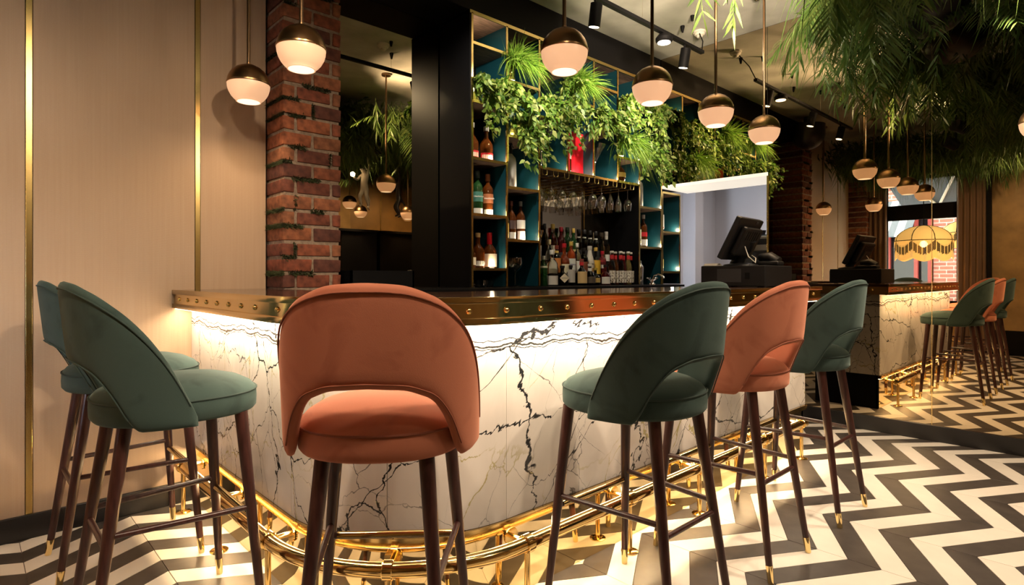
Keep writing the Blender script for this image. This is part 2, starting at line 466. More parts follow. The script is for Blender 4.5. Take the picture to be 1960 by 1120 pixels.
# ------------------------------------------------------------------ mesh helpers
class MB:
    def __init__(s):
        s.v = []; s.f = []; s.m = []
    def add(s, vs, fs, m=0):
        o = len(s.v)
        s.v += [tuple(p) for p in vs]
        for f in fs:
            s.f.append(tuple(i + o for i in f)); s.m.append(m)
        return s
    def box(s, x0, x1, y0, y1, z0, z1, m=0, M=None):
        vs = [(x, y, z) for x in (x0, x1) for y in (y0, y1) for z in (z0, z1)]
        if M is not None:
            vs = [tuple(M @ Vector(p)) for p in vs]
        return s.add(vs, [(0, 1, 3, 2), (4, 6, 7, 5), (0, 4, 5, 1), (2, 3, 7, 6), (0, 2, 6, 4), (1, 5, 7, 3)], m)
    def path(s, pts, rad, n=10, m=0, closed=False, caps=True, sx=1.0):
        P = [Vector(p) for p in pts]
        k = len(P)
        rr = rad if isinstance(rad, (list, tuple)) else [rad] * k
        T = []
        for i in range(k):
            a = P[(i - 1) % k] if (closed or i > 0) else P[i]
            b = P[(i + 1) % k] if (closed or i < k - 1) else P[i]
            T.append((b - a).normalized())
        ref = Vector((0, 0, 1)) if abs(T[0].z) < 0.9 else Vector((1, 0, 0))
        u = (ref - T[0] * ref.dot(T[0])).normalized()
        vs = []
        for i in range(k):
            u = (u - T[i] * u.dot(T[i])).normalized()
            w = T[i].cross(u)
            for j in range(n):
                a = 2 * PI * j / n
                vs.append(P[i] + (u * math.cos(a) + w * math.sin(a) * sx) * rr[i])
        fs = []
        for i in range(k if closed else k - 1):
            i2 = (i + 1) % k
            for j in range(n):
                j2 = (j + 1) % n
                fs.append((i * n + j, i * n + j2, i2 * n + j2, i2 * n + j))
        if caps and not closed:
            fs.append(tuple(range(n - 1, -1, -1)))
            fs.append(tuple((k - 1) * n + j for j in range(n)))
        return s.add(vs, fs, m)
    def tube(s, a, b, r0, r1=None, n=12, m=0):
        return s.path([a, b], [r0, r0 if r1 is None else r1], n, m)
    def lathe(s, prof, n=20, c=(0, 0, 0), m=0, shape=None, M=None):
        # prof: (radius, z) from bottom to top; closes with poles where radius is 0
        vs = []; rows = []
        for r, z in prof:
            if r <= 1e-6:
                rows.append([len(vs)]); vs.append((c[0], c[1], c[2] + z))
            else:
                row = []
                for j in range(n):
                    a = 2 * PI * j / n
                    k = shape(a) if shape else 1
                    row.append(len(vs)); vs.append((c[0] + r * k * math.cos(a), c[1] + r * k * math.sin(a), c[2] + z))
                rows.append(row)
        fs = []
        for a, b in zip(rows[:-1], rows[1:]):
            for j in range(n):
                j2 = (j + 1) % n
                if len(a) == 1 and len(b) == 1: continue
                if len(a) == 1: fs.append((a[0], b[j2], b[j])[::-1])
                elif len(b) == 1: fs.append((a[j], a[j2], b[0]))
                else: fs.append((a[j], a[j2], b[j2], b[j]))
        if M is not None:
            vs = [tuple(M @ Vector(p)) for p in vs]
        return s.add(vs, fs, m)
    def prism(s, poly, z0, z1, m=0):
        k = len(poly)
        vs = [(x, y, z0) for x, y in poly] + [(x, y, z1) for x, y in poly]
        fs = [(i, (i + 1) % k, k + (i + 1) % k, k + i) for i in range(k)]
        fs += [tuple(range(k - 1, -1, -1)), tuple(range(k, 2 * k))]
        return s.add(vs, fs, m)
    def mesh(s, name, mats, smooth=None, bevel=0.0, seg=2):
        me = bpy.data.meshes.new(name)
        me.from_pydata(s.v, [], s.f)
        for mm in (mats if isinstance(mats, (list, tuple)) else [mats]):
            me.materials.append(MATS[mm])
        if len(me.materials) > 1:
            me.polygons.foreach_set('material_index', s.m)
        if bevel:
            bm = bmesh.new(); bm.from_mesh(me)
            es = [e for e in bm.edges if len(e.link_faces) == 2 and e.calc_face_angle(0) > 0.6]
            bmesh.ops.bevel(bm, geom=es, offset=bevel, segments=seg, affect='EDGES', profile=0.5)
            bm.to_mesh(me); bm.free()
        bm = bmesh.new(); bm.from_mesh(me)
        bmesh.ops.recalc_face_normals(bm, faces=bm.faces)
        bm.to_mesh(me); bm.free()
        if smooth is not None:
            me.polygons.foreach_set('use_smooth', [True] * len(me.polygons))
            me.set_sharp_from_angle(angle=R(smooth))
        me.update()
        return me
    def build(s, name, mats, parent=None, smooth=None, bevel=0.0, local=False, seg=2):
        return link(name, s.mesh(name, mats, smooth, bevel, seg), parent, local)

def wloc(o):
    p = Vector((0, 0, 0))
    while o is not None:
        p += o.location
        o = o.parent
    return p

def link(name, me, parent=None, local=False, loc=None, rotz=0.0):
    """local=False: the mesh is in world coordinates, so undo the parents' offset"""
    o = bpy.data.objects.new(name, me)
    COL.objects.link(o)
    if parent is not None:
        o.parent = parent
        if not local:
            o.location = -wloc(parent)
    if loc is not None:
        o.location = loc
    if rotz:
        o.rotation_euler = (0, 0, rotz)
    return o

def tag(o, label=None, cat=None, group=None, kind=None):
    if label: o['label'] = label
    if cat: o['category'] = cat
    if group: o['group'] = group
    if kind: o['kind'] = kind
    return o

def thing(name, loc, label, cat, group=None, rotz=0.0, kind=None):
    o = bpy.data.objects.new(name, None)
    o.empty_display_size = 0.1
    COL.objects.link(o)
    o.location = loc
    o.rotation_euler = (0, 0, rotz)
    return tag(o, label, cat, group, kind)

def structure(name, loc, label):
    o = thing(name, loc, label, None, kind='structure')
    o['category'] = name.split('_')[0]
    return o

def copy_tree(o, parent=None):
    c = o.copy(); COL.objects.link(c); c.parent = parent
    for ch in list(o.children):
        copy_tree(ch, c)
    return c

def lettering(text, size, matname, name='lettering', depth=0.0006):
    cu = bpy.data.curves.new(name, 'FONT')
    cu.body = text; cu.size = size; cu.align_x = 'CENTER'; cu.align_y = 'CENTER'; cu.extrude = depth
    ob = bpy.data.objects.new('tmp_text', cu); COL.objects.link(ob)
    dg = bpy.context.evaluated_depsgraph_get()
    me = bpy.data.meshes.new_from_object(ob.evaluated_get(dg))
    bpy.data.objects.remove(ob); bpy.data.curves.remove(cu)
    me.name = name
    me.materials.clear(); me.materials.append(MATS[matname])
    return me

# ------------------------------------------------------------------ the room
YW, YB, XM, ZC, XL, YR = 3.33, 3.52, 4.95, 3.26, -1.20, -2.40
CX, CY = math.cos(R(46.902)), math.sin(R(46.902))
def project(x, y, z):
    d = CX * x + CY * y
    if d < 0.05: return None
    l = CY * x - CX * y
    return 980 + 1120.54 * l / d, 529.1 - (z - 1.15) / d * 1120.54, d

# --- floor: chevron of black and white tiles, columns along Y
floor = structure('floor', (0, 0, 0), 'black and white chevron tiled floor')
MB().box(XL - 0.1, XM + 0.05, YR - 0.1, YB + 0.1, -0.06, -0.004).build('grout_bed', 'grout', floor)
SEAM0, CW, QW, YL0 = 3.033, 0.4084, 0.11867, 1.0430
def tile_poly(kc, kk):
    x0 = SEAM0 + kc * CW; x1 = x0 + CW
    up = (kc % 2 == 0)            # even columns: vertex side (high Y) on the low-X seam
    ya = YL0 - kk * QW
    yl, yr = (ya, ya - 2 * QW) if up else (ya - 2 * QW, ya)
    return x0, x1, yl, yr, up
tiles = []
for kc in range(-11, 6):
    for kk in range(-24, 32):
        x0, x1, yl, yr, up = tile_poly(kc, kk)
        if x0 < XL - 0.01 and x1 < XL: continue
        if x0 > XM: continue
        if min(yl, yr) - QW > YW or max(yl, yr) < YR: continue
        cx, cy = (x0 + x1) / 2, (yl + yr) / 2 - QW / 2
        inside = x1 <= XM - 0.0 and x0 >= XL and max(yl, yr) <= YB and cy < YW - 0.02
        p = project(cx, cy, 0)
        vis = 0
        if p and -120 < p[0] < 2080 and p[1] < 1300:
            # in front of the bar
            behind = (cx > 0.98 and cy > 1.75) 
            if not behind: vis = 1.0 / p[2] ** 2
        tiles.append((vis if inside else 0, kc, kk, x0, x1, yl, yr, up))
tiles.sort(key=lambda t: -t[0])
TG = 0.0013
tile_mesh = {}
def tile_me(up, dark):
    key = (up, dark)
    if key not in tile_mesh:
        a, b2 = (0, -2 * QW) if up else (-2 * QW, 0)
        mb = MB(); mb.prism([(TG, a - QW + TG), (CW - TG, b2 - QW + TG), (CW - TG, b2 - TG), (TG, a - TG)], -0.012, 0.0)
        tile_mesh[key] = mb.mesh('tile', 'tile_dark' if dark else 'tile_white', bevel=0.0006, seg=1)
    return tile_mesh[key]
restw, restd = MB(), MB()
nvis = 0
for vis, kc, kk, x0, x1, yl, yr, up in tiles:
    dark = (kk % 2 == 0)
    if vis > 0 and nvis < 300:
        nvis += 1
        link('tile', tile_me(up, dark), floor, True, loc=(x0, YL0 - kk * QW, 0))
    else:
        # clip to the room
        poly = [(x0 + TG, yl - QW + TG), (x1 - TG, yr - QW + TG), (x1 - TG, yr - TG), (x0 + TG, yl - TG)]
        poly = [(min(max(x, XL), XM), min(max(y, YR), YB)) for x, y in poly]
        if abs(poly[0][1] - poly[3][1]) < 0.004 and abs(poly[1][1] - poly[2][1]) < 0.004: continue
        (restd if dark else restw).prism(poly, -0.012, 0.0)
rest = MB(); rest.add(restw.v, restw.f, 0); rest.add(restd.v, restd.f, 1)
tag(rest.build('far_tiles', ['tile_white', 'tile_dark'], floor), kind='stuff')

# --- ceiling
cl = structure('ceiling', (2, 0.5, ZC), 'mottled greenish grey plaster ceiling')
MB().box(XL - 0.1, XM + 0.1, YR - 0.1, YB + 0.1, ZC, ZC + 0.1).build('plaster', 'ceiling_plaster', cl)
t1 = MB().box(1.2, XM - 0.005, 3.17, YB, 3.005, ZC).build('trim_1', 'black_matt', bevel=0.004)
tag(t1, 'black boxed beam along the ceiling above the back bar shelves', 'beam', kind='structure')

# --- left wall: fabric panels between brass strips
wl = structure('wall_left', (0, YW, 0), 'beige fabric covered wall with vertical brass strips')
MB().box(XL - 0.1, 1.24, YW + 0.012, YW + 0.1, 0, ZC).build('wall_core', 'black_matt', wl)
SX = [-1.14, -0.465, 0.208, 0.884]
edges = [XL] + SX + [1.245]
for a, b in zip(edges[:-1], edges[1:]):
    MB().box(a + 0.013, b - 0.013, YW, YW + 0.011, 0.10, ZC).build('fabric_panel', 'wall_fabric', wl, bevel=0.003)
for x in SX:
    MB().box(x - 0.0115, x + 0.0115, YW - 0.003, YW + 0.011, 0.10, ZC).build('brass_strip', 'brass_strip', wl, bevel=0.001)
bl = MB().box(XL, 0.86, YW - 0.014, YW + 0.01, 0.0, 0.105).build('baseboard_left', 'black_skirting', bevel=0.003)
tag(bl, 'black skirting board along the fabric wall', 'baseboard', kind='structure')

# --- back wall behind the bar: tinted mirror
wb = structure('wall_back', (2, YB, 0), 'dark tinted mirror wall behind the bar')
MB().box(1.2, XM + 0.6, YB + 0.006, YB + 0.1, 0, ZC).build('wall_core', 'black_matt', wb)
MB().box(1.24, 2.56, YB, YB + 0.006, 1.0, ZC - 0.002).build('mirror_panel', 'back_mirror', wb)

# --- brick pillars
def brick_pillar(name, x0, x1, y0, y1, zb, zt, label, moss=True, flip=False):
    p = structure(name, (x0, y0, zb), label)
    g = 0.008
    MB().box(x0 + g, x1 - g, y0 + g, y1, zb, zt).build('mortar_core', 'mortar', p)
    W, D = x1 - x0, y1 - y0
    pitch, bh = 0.0855, 0.067
    shapes = {}
    def bm_(w, d, var):
        k = (round(w, 3), round(d, 3), var)
        if k not in shapes:
            rnd = random.Random(var * 17 + int(w * 1000))
            mb = MB(); mb.box(-w / 2, w / 2, -d / 2, d / 2, -bh / 2, bh / 2)
            mb.v = [(a + rnd.uniform(-.003, .003), b_ + rnd.uniform(-.003, .003), c_ + rnd.uniform(-.003, .003)) for a, b_, c_ in mb.v]
            shapes[k] = mb.mesh('brick', 'brick_clay', smooth=40, bevel=0.005, seg=2)
        return shapes[k]
    n = int((zt - zb) / pitch) + 1
    j = 0.016
    for r_ in range(n):
        z = zb + r_ * pitch + bh / 2 + 0.005
        if z + bh / 2 > zt: break
        if r_ % 2 == 0:
            w = (W - j) / 2
            spans = [(0, w), (w + j, W)]
        else:
            w = (W - j) / 2 * 0.40
            spans = [(0, w), (w + j, W - w * 0.75 - j), (W - w * 0.75, W)]
        for a, b in spans:
            o = link('brick', bm_(b - a, D, random.randint(0, 3)), p, True,
                     loc=(a + (b - a) / 2, D / 2 + random.uniform(-.003, .002), z - zb))
    if moss:
        mv, mf = [], []
        rnd = random.Random(3)
        def tuft(x, y, z, out, nb, spread):
            for _ in range(nb):
                bx = x + rnd.uniform(-spread, spread); bz = z + rnd.uniform(-.012, .010)
                L_ = rnd.uniform(.010, .032)
                dx = rnd.uniform(-.6, .6) * L_; dz = rnd.uniform(-.7, .6) * L_
                w = rnd.uniform(.002, .005)
                if out == 'f':
                    a = (bx - w, y, bz); b = (bx + w, y, bz + w); t = (bx + dx, y - L_, bz + dz)
                else:
                    a = (x, bx - x + y - w, bz); b = (x, bx - x + y + w, bz + w); t = (x - L_, bx - x + y + dx, bz + dz)
                k = len(mv); mv.extend([a, b, t]); mf.append((k, k + 1, k + 2))
        rows = [2, 3, 5, 6, 8, 9, 10, 12, 13, 14, 16, 17, 19, 20, 22, 23, 25]
        for r_ in rows:
            z = zb + r_ * pitch - 0.004
            a = rnd.uniform(0, 0.18); b = min(W, a + rnd.uniform(.06, .2))
            if r_ % 2: a = 0; b = rnd.uniform(.05, .16)
            for k in range(int((b - a) / 0.012)):
                tuft(x0 + a + k * 0.012, y0 + 0.006, z, 'f', 16, 0.012)
            if r_ in (2, 5, 6, 9, 12, 13, 16, 20, 22, 23, 25):
                for k in range(int(D / 0.012)):
                    tuft(x0 + 0.006, y0 + k * 0.012, z, 's', 14, 0.012)
            if r_ % 3 == 0:
                xx = x0 + rnd.choice([W / 2, W * 0.2, W * 0.8])
                for k in range(6):
                    tuft(xx, y0 + 0.006, z + 0.01 + k * 0.012, 'f', 10, 0.006)
        me = bpy.data.meshes.new('moss'); me.from_pydata(mv, [], mf); me.materials.append(MATS['moss'])
        tag(link('moss', me, p), kind='stuff')
    return p
brick_pillar('brick_pillar', 1.242, 1.572, 3.115, YW + 0.19, 1.0, ZC, 'red brick pillar with mossy joints standing behind the bar')
brick_pillar('brick_pillar', XL, -0.97, 3.06, YW, 0.0, ZC, 'red brick pillar in the corner beside the window curtain', moss=False)

# --- right wall: bronze mirror panels, opening to the kitchen beside the back bar
wr = structure('wall_right', (XM, 1, 0), 'bronze tinted mirror wall on a black plinth')
def mpanel(y0, y1, z0, z1):
    MB().box(XM, XM + 0.006, y0 + 0.0012, y1 - 0.0012, z0, z1).build('mirror_panel', 'bronze_mirror', wr)
mpanel(2.135, 3.175, 2.0, ZC - 0.004)
mpanel(0.985, 2.135, 0.108, ZC - 0.004)
mpanel(-0.17, 0.985, 0.108, ZC - 0.004)
mpanel(-1.32, -0.17, 0.108, ZC - 0.004)
mpanel(YR, -1.32, 0.108, ZC - 0.004)
MB().box(XM + 0.006, XM + 0.12, YR, 2.13, 0, ZC).build('wall_core', 'black_matt', wr)
MB().box(XM + 0.006, XM + 0.47, 2.13, YB + 0.3, 2.03, ZC).build('wall_core', 'black_matt', wr)
MB().box(XM - 0.018, XM + 0.01, YR, 2.13, 0, 0.108).build('plinth', 'black_skirting', wr, bevel=0.002)
MB().box(XM - 0.002, XM + 0.47, 2.13, 3.16, 2.0, 2.03).build('lintel_panel', 'lintel_glow', wr, bevel=0.002)
MB().box(XM - 0.004, XM + 0.012, 2.125, 2.14, 0.0, 2.0).build('brass_jamb', 'brass_strip', wr)
MB().box(XM - 0.001, XM + 0.004, 2.1335, 2.1365, 2.0, ZC - 0.01).build('mirror_joint', 'black_matt', wr)
MB().box(XM - 0.001, XM + 0.004, 0.983, 0.987, 0.108, ZC - 0.01).build('mirror_joint', 'brass_strip', wr)

# --- kitchen seen through the opening
wk = structure('wall_kitchen', (7, 4, 0), 'plain white kitchen walls seen through the opening')
MB().box(XM + 0.1, 7.7, 4.0, 4.1, 0, 2.7).build('wall_face', 'white_wall', wk)
MB().box(7.6, 7.7, 0.6, 4.0, 0, 2.7).build('wall_face', 'white_wall', wk)
MB().box(XM + 0.12, 7.7, 0.5, 0.6, 0, 2.7).build('wall_face', 'white_wall', wk)
MB().box(6.75, 6.95, 3.82, 4.0, 0, 2.7).build('wall_pier', 'white_wall', wk, bevel=0.004)
MB().box(XM + 0.12, 7.7, 0.5, 4.1, 2.6, 2.7).build('kitchen_ceiling', 'white_wall', wk)
MB().box(XM + 0.02, 7.7, 0.5, 4.1, -0.05, 0).build('kitchen_floor', 'grey_plastic', wk)
lamp('kitchen_light', 'AREA', (6.35, 2.5, 2.58), 13, (1.0, 0.90, 0.86), (6.35, 2.5, 0), size=0.9, size_y=0.6)

# --- wall behind the camera
wre = structure('wall_rear', (2, YR, 0), 'gold brown plaster wall across the room from the bar')
MB().box(XL - 0.1, XM + 0.1, YR - 0.1, YR, 0, ZC).build('plaster', 'gold_plaster', wre)
for x in (3.1, 4.35):
    MB().box(x - 0.01, x + 0.01, YR, YR + 0.006, 0.1, ZC).build('brass_strip', 'brass_strip', wre)

# --- street wall with the window (seen in the mirror)
ws = structure('wall_street', (XL, 1, 0), 'gold brown wall with a tall window to the street')
WY0, WY1, WZ0, WZ1 = 1.86, 2.86, 0.72, 2.75
MB().box(XL - 0.12, XL, YR, WY0, 0.36, ZC).build('plaster', 'gold_plaster', ws)
MB().box(XL - 0.12, XL, WY1, YW, 0, ZC).build('plaster', 'gold_plaster', ws)
MB().box(XL - 0.12, XL, WY0, WY1, 0, WZ0).build('plaster', 'gold_plaster', ws)
MB().box(XL - 0.12, XL, WY0, WY1, WZ1, ZC).build('plaster', 'gold_plaster', ws)
MB().box(XL - 0.12, XL + 0.02, YR, WY0, 0.0, 0.36).build('black_dado', 'black_lacquer', ws, bevel=0.003)
MB().box(XL, XL + 0.10, 1.47, 1.52, 0.0, ZC).build('black_pilaster', 'black_matt', ws)
w1 = structure('window_1', (XL, 2.36, WZ0), 'black framed street window with a deep transom')
fr = MB()
fr.box(XL - 0.08, XL - 0.02, WY0, WY0 + 0.04, WZ0, WZ1).box(XL - 0.08, XL - 0.02, WY1 - 0.04, WY1, WZ0, WZ1)
fr.box(XL - 0.08, XL - 0.02, WY0, WY1, WZ0, WZ0 + 0.05).box(XL - 0.08, XL - 0.02, WY0, WY1, WZ1 - 0.05, WZ1)
fr.build('window_frame', 'black_matt', w1)
MB().box(XL - 0.09, XL - 0.01, WY0, WY1, 2.06, 2.30).build('transom', 'black_matt', w1, bevel=0.004)
MB().box(XL - 0.052, XL - 0.048, WY0 + 0.04, WY1 - 0.04, WZ0 + 0.05, 2.06).build('pane', 'window_glass', w1)
MB().box(XL - 0.052, XL - 0.048, WY0 + 0.04, WY1 - 0.04, 2.30, WZ1 - 0.05).build('pane', 'window_glass', w1)
MB().box(XL - 0.10, XL + 0.06, WY0 - 0.03, WY1 + 0.03, WZ0 - 0.04, WZ0).build('window_sill', 'black_lacquer', w1, bevel=0.004)

def curtain(y0, y1, label):
    n = 60; top, bot = 2.95, 0.05
    vs, fs = [], []
    for side in (0, 1):
        for i in range(n + 1):
            u = i / n
            y = y0 + (y1 - y0) * u
            x = XL + 0.085 + 0.028 * math.sin(u * (y1 - y0) / 0.075 * 2 * PI) + side * 0.006
            for z, k in ((bot, 1.15), (1.4, 1.0), (top, 0.8)):
                vs.append((XL + 0.085 + (x - XL - 0.085) * k, y, z))
    m = (n + 1) * 3
    for side in (0, 1):
        for i in range(n):
            for j in range(2):
                a = side * m + i * 3 + j
                fs.append((a, a + 3, a + 4, a + 1))
    mb = MB().add(vs, fs)
    t = thing('curtain', (XL + 0.085, (y0 + y1) / 2, 0.05), label, 'curtain')
    mb.build('cloth', 'curtain_cloth', t, smooth=60)
    MB().box(XL + 0.04, XL + 0.13, y0, y1, 2.95, 2.98).build('heading_tape', 'curtain_cloth', t)
curtain(2.80, 3.05, 'brown velvet curtain beside the corner brick pillar')
curtain(1.53, 1.88, 'brown velvet curtain beside the gold brown wall')

# --- street outside
bld = thing('street_building', (-4.6, 3.0, 0), 'red brick building across the street with red window frames', 'building')
MB().box(-4.9, -4.6, 0.8, 2.86, 0, 5.2).build('brick_wall', 'facade_brick', bld)
MB().box(-4.9, -4.6, 4.3, 6.0, 0, 5.2).build('brick_wall', 'facade_brick', bld)
MB().box(-4.9, -4.6, 2.86, 4.3, 2.55, 5.2).build('brick_wall', 'facade_brick', bld)
MB().box(-4.9, -4.6, 2.86, 4.3, 0, 0.55).build('brick_wall', 'facade_brick', bld)
for y in (2.88, 3.12, 3.62, 4.24):
    MB().box(-4.66, -4.56, y, y + 0.07, 0.55, 2.55).build('window_frame', 'red_frame', bld, bevel=0.004)
for z in (0.55, 0.75, 2.0, 2.48):
    MB().box(-4.66, -4.56, 2.88, 4.31, z, z + 0.06).build('window_frame', 'red_frame', bld, bevel=0.004)
MB().box(-4.72, -4.71, 2.86, 4.3, 0.55, 2.55).build('pane', 'screen_face', bld)
aw = thing('awning', (-3.9, 3.7, 1.9), 'grey and white striped awning over the street window', 'awning')
for i in range(9):
    y0 = 3.05 + i * 0.13
    MB().add([(-4.55, y0, 2.75), (-4.55, y0 + 0.13, 2.75), (-3.6, y0 + 0.13, 1.95), (-3.6, y0, 1.95),
              (-4.55, y0, 2.73), (-4.55, y0 + 0.13, 2.73), (-3.6, y0 + 0.13, 1.93), (-3.6, y0, 1.93)],
             [(0, 1, 2, 3), (7, 6, 5, 4), (0, 4, 5, 1), (1, 5, 6, 2), (2, 6, 7, 3), (3, 7, 4, 0)]).build('awning_stripe', 'awning_light' if i % 2 else 'awning_dark', aw)
tag(MB().box(-9, XL - 0.12, -3, 8, -0.2, -0.05).build('street_pavement', 'street'), 'grey paving outside the window', 'pavement', kind='structure')
ver = thing('veranda_roof', (-2.4, 2.5, 2.4), 'dark sloping veranda roof outside the window', 'roof', kind='structure')
MB().add([(XL - 0.13, 0.5, 2.95), (XL - 0.13, 3.0, 2.95), (-3.3, 3.0, 2.30), (-3.3, 0.5, 2.30),
          (XL - 0.13, 0.5, 3.0), (XL - 0.13, 3.0, 3.0), (-3.3, 3.0, 2.36), (-3.3, 0.5, 2.36)],
         [(0, 1, 2, 3), (7, 6, 5, 4), (0, 4, 5, 1), (1, 5, 6, 2), (2, 6, 7, 3), (3, 7, 4, 0)]).build('roof_sheet', 'awning_dark', ver)
MB().tube((XL - 0.2, 2.75, 2.88), (-3.3, 2.35, 2.27), 0.022, n=8).build('rafter', 'white_plastic', ver)
MB().tube((XL - 0.2, 1.9, 2.88), (-3.3, 2.6, 2.27), 0.022, n=8).build('rafter', 'white_plastic', ver)

# ------------------------------------------------------------------ the bar
AX, AY, AR = 1.400, 2.070, 0.545
XEND = 4.12
def bar_path(off, y_top=YW, xend=XEND, n=24, a0=0, a1=1):
    """plan of the bar front pushed outwards by off: wall > short leg > rounded corner > long leg"""
    pts = [(AX - AR - off, y_top)]
    for i in range(n + 1):
        a = PI + (PI / 2) * i / n
        pts.append((AX + (AR + off) * math.cos(a), AY + (AR + off) * math.sin(a)))
    pts.append((xend, AY - AR - off))
    return pts
def ring(outer, inner, z0, z1):
    mb = MB(); k = len(outer)
    vs = [(x, y, z0) for x, y in outer] + [(x, y, z1) for x, y in outer] + [(x, y, z0) for x, y in inner] + [(x, y, z1) for x, y in inner]
    fs = []
    for i in range(k - 1):
        fs += [(i, i + 1, k + i + 1, k + i), (2 * k + i + 1, 2 * k + i, 3 * k + i, 3 * k + i + 1),
               (k + i, k + i + 1, 3 * k + i + 1, 3 * k + i), (i + 1, i, 2 * k + i, 2 * k + i + 1)]
    fs += [(0, k, 3 * k, 2 * k), (k - 1, 3 * k - 1, 4 * k - 1, 2 * k - 1)]
    mb.add(vs, fs)
    return mb

bar = thing('marble_bar', (1.4, 1.8, 0), 'white marble bar front with black veins and a gold mirrored kick plate', 'bar')
def part_path(off, i0, i1):
    return bar_path(off)[i0:i1 + 1]
# marble panels
def marble_panel(outer_pts, inner_pts):
    ring(outer_pts, inner_pts, 0.292, 1.0).build('marble_panel', 'marble', bar, smooth=30)
G = 0.0009
xl = AX - AR
marble_panel([(xl, YW - 0.002), (xl, 2.70 + G)], [(xl + 0.03, YW - 0.002), (xl + 0.03, 2.70 + G)])
marble_panel([(xl, 2.70 - G), (xl, AY + G)], [(xl + 0.03, 2.70 - G), (xl + 0.03, AY + G)])
for s in range(2):
    a0 = PI + PI / 4 * s; a1 = a0 + PI / 4
    aa = [a0 + (a1 - a0) * i / 12 for i in range(13)]
    aa[0] += 0.0016; aa[-1] -= 0.0016
    marble_panel([(AX + AR * math.cos(a), AY + AR * math.sin(a)) for a in aa], [(AX + (AR - .03) * math.cos(a), AY + (AR - .03) * math.sin(a)) for a in aa])
yl_ = AY - AR
for a, b in ((AX, 2.30), (2.30, 3.21), (3.21, XEND)):
    marble_panel([(a + G, yl_), (b - G, yl_)], [(a + G, yl_ + 0.03), (b - G, yl_ + 0.03)])
MB().box(XEND - 0.03, XEND - 0.001, yl_ + 0.03, 2.05, 0.292, 1.0).build('marble_end_panel', 'marble', bar)
MB().box(XEND - 0.03, XEND - 0.004, yl_ + 0.012, 2.05, 0.0, 0.29).build('end_kick_plate', 'black_lacquer', bar)
MB().box(AX, XEND - 0.03, 1.99, 2.05, 0.0, 1.0).build('inner_panel', 'black_lacquer', bar)
# inside backing, kick plate and brass trim at the foot of the marble
ring(bar_path(-0.012, xend=XEND - 0.004), bar_path(-0.028, xend=XEND - 0.004), 0.0, 0.291).build('kick_plate', 'kick_mirror', bar, smooth=30)
ring(bar_path(0.012), bar_path(-0.012), 0.262, 0.291).build('brass_trim', 'brass', bar, smooth=30)
ring(bar_path(0.005), bar_path(-0.010), 0.2585, 0.2615).build('kick_light_strip', 'led', bar)
ring(bar_path(0.076), bar_path(0.056), 0.9865, 0.9885).build('counter_light_strip', 'led', bar)

# counter light strips as lamps along the three runs
def strip_lights(off, z, power_per_m, width, tilt, colour=(1.0, 0.79, 0.54)):
    runs = [((xl - off, YW - 0.03), (xl - off, AY)), ((AX, yl_ - off), (XEND - 0.03, yl_ - off))]
    for a in range(3):
        t0 = PI + PI / 6 * a; t1 = t0 + PI / 6
        rr = AR + off
        runs.append(((AX + rr * math.cos(t0), AY + rr * math.sin(t0)), (AX + rr * math.cos(t1), AY + rr * math.sin(t1))))
    for (x0, y0), (x1, y1) in runs:
        L_ = math.hypot(x1 - x0, y1 - y0)
        mx, my = (x0 + x1) / 2, (y0 + y1) / 2
        nx, ny = -(y1 - y0) / L_, (x1 - x0) / L_
        # inward normal points to the bar body
        if nx * (2.2 - mx) + ny * (2.6 - my) < 0: nx, ny = -nx, -ny
        d = bpy.data.lights.new('strip_light', 'AREA'); d.shape = 'RECTANGLE'
        d.size = L_ * 0.98; d.size_y = width; d.energy = power_per_m * L_; d.color = colour
        o = bpy.data.objects.new('strip_light', d); COL.objects.link(o)
        o.location = (mx, my, z)
        zc = Vector((-nx * tilt, -ny * tilt, 1)).normalized()      # lamp shines along -Z
        xc = Vector(((x1 - x0) / L_, (y1 - y0) / L_, 0)); yc = zc.cross(xc)
        o.rotation_euler = Matrix((xc, yc, zc)).transposed().to_euler()
strip_lights(0.066, 0.984, 2.7, 0.014, 0.25)
strip_lights(0.000, 0.256, 3.2, 0.010, -0.9, (1.0, 0.68, 0.34))

top = thing('bar_worktop', (1.2, 1.8, 0.99), 'dark polished bar worktop with a riveted bronze edge', 'worktop')
ZT = 1.083
outer = bar_path(0.086, xend=XEND + 0.05)
MB().prism(outer + [(XEND + 0.05, 2.06), (1.52, 2.06), (1.235, 2.30), (1.235, YW)], 1.060, ZT - 0.001).build('slab', 'bar_top', top)
ring(bar_path(0.090, xend=XEND + 0.054), bar_path(0.076, xend=XEND + 0.054), 1.060, ZT).build('edge_lip', 'edge_bronze', top, smooth=30, bevel=0.0015)
ring(bar_path(0.080, xend=XEND + 0.05), bar_path(0.060, xend=XEND + 0.05), 1.013, 1.060).build('edge_band', 'edge_bronze', top, smooth=30)
ring(bar_path(0.089, xend=XEND + 0.05), bar_path(0.055, xend=XEND + 0.05), 0.990, 1.013).build('lower_lip', 'edge_bronze', top, smooth=30, bevel=0.0015)
MB().box(XEND + 0.03, XEND + 0.05, yl_ - 0.06, 2.05, 0.992, 1.060).build('end_band', 'edge_bronze', top)
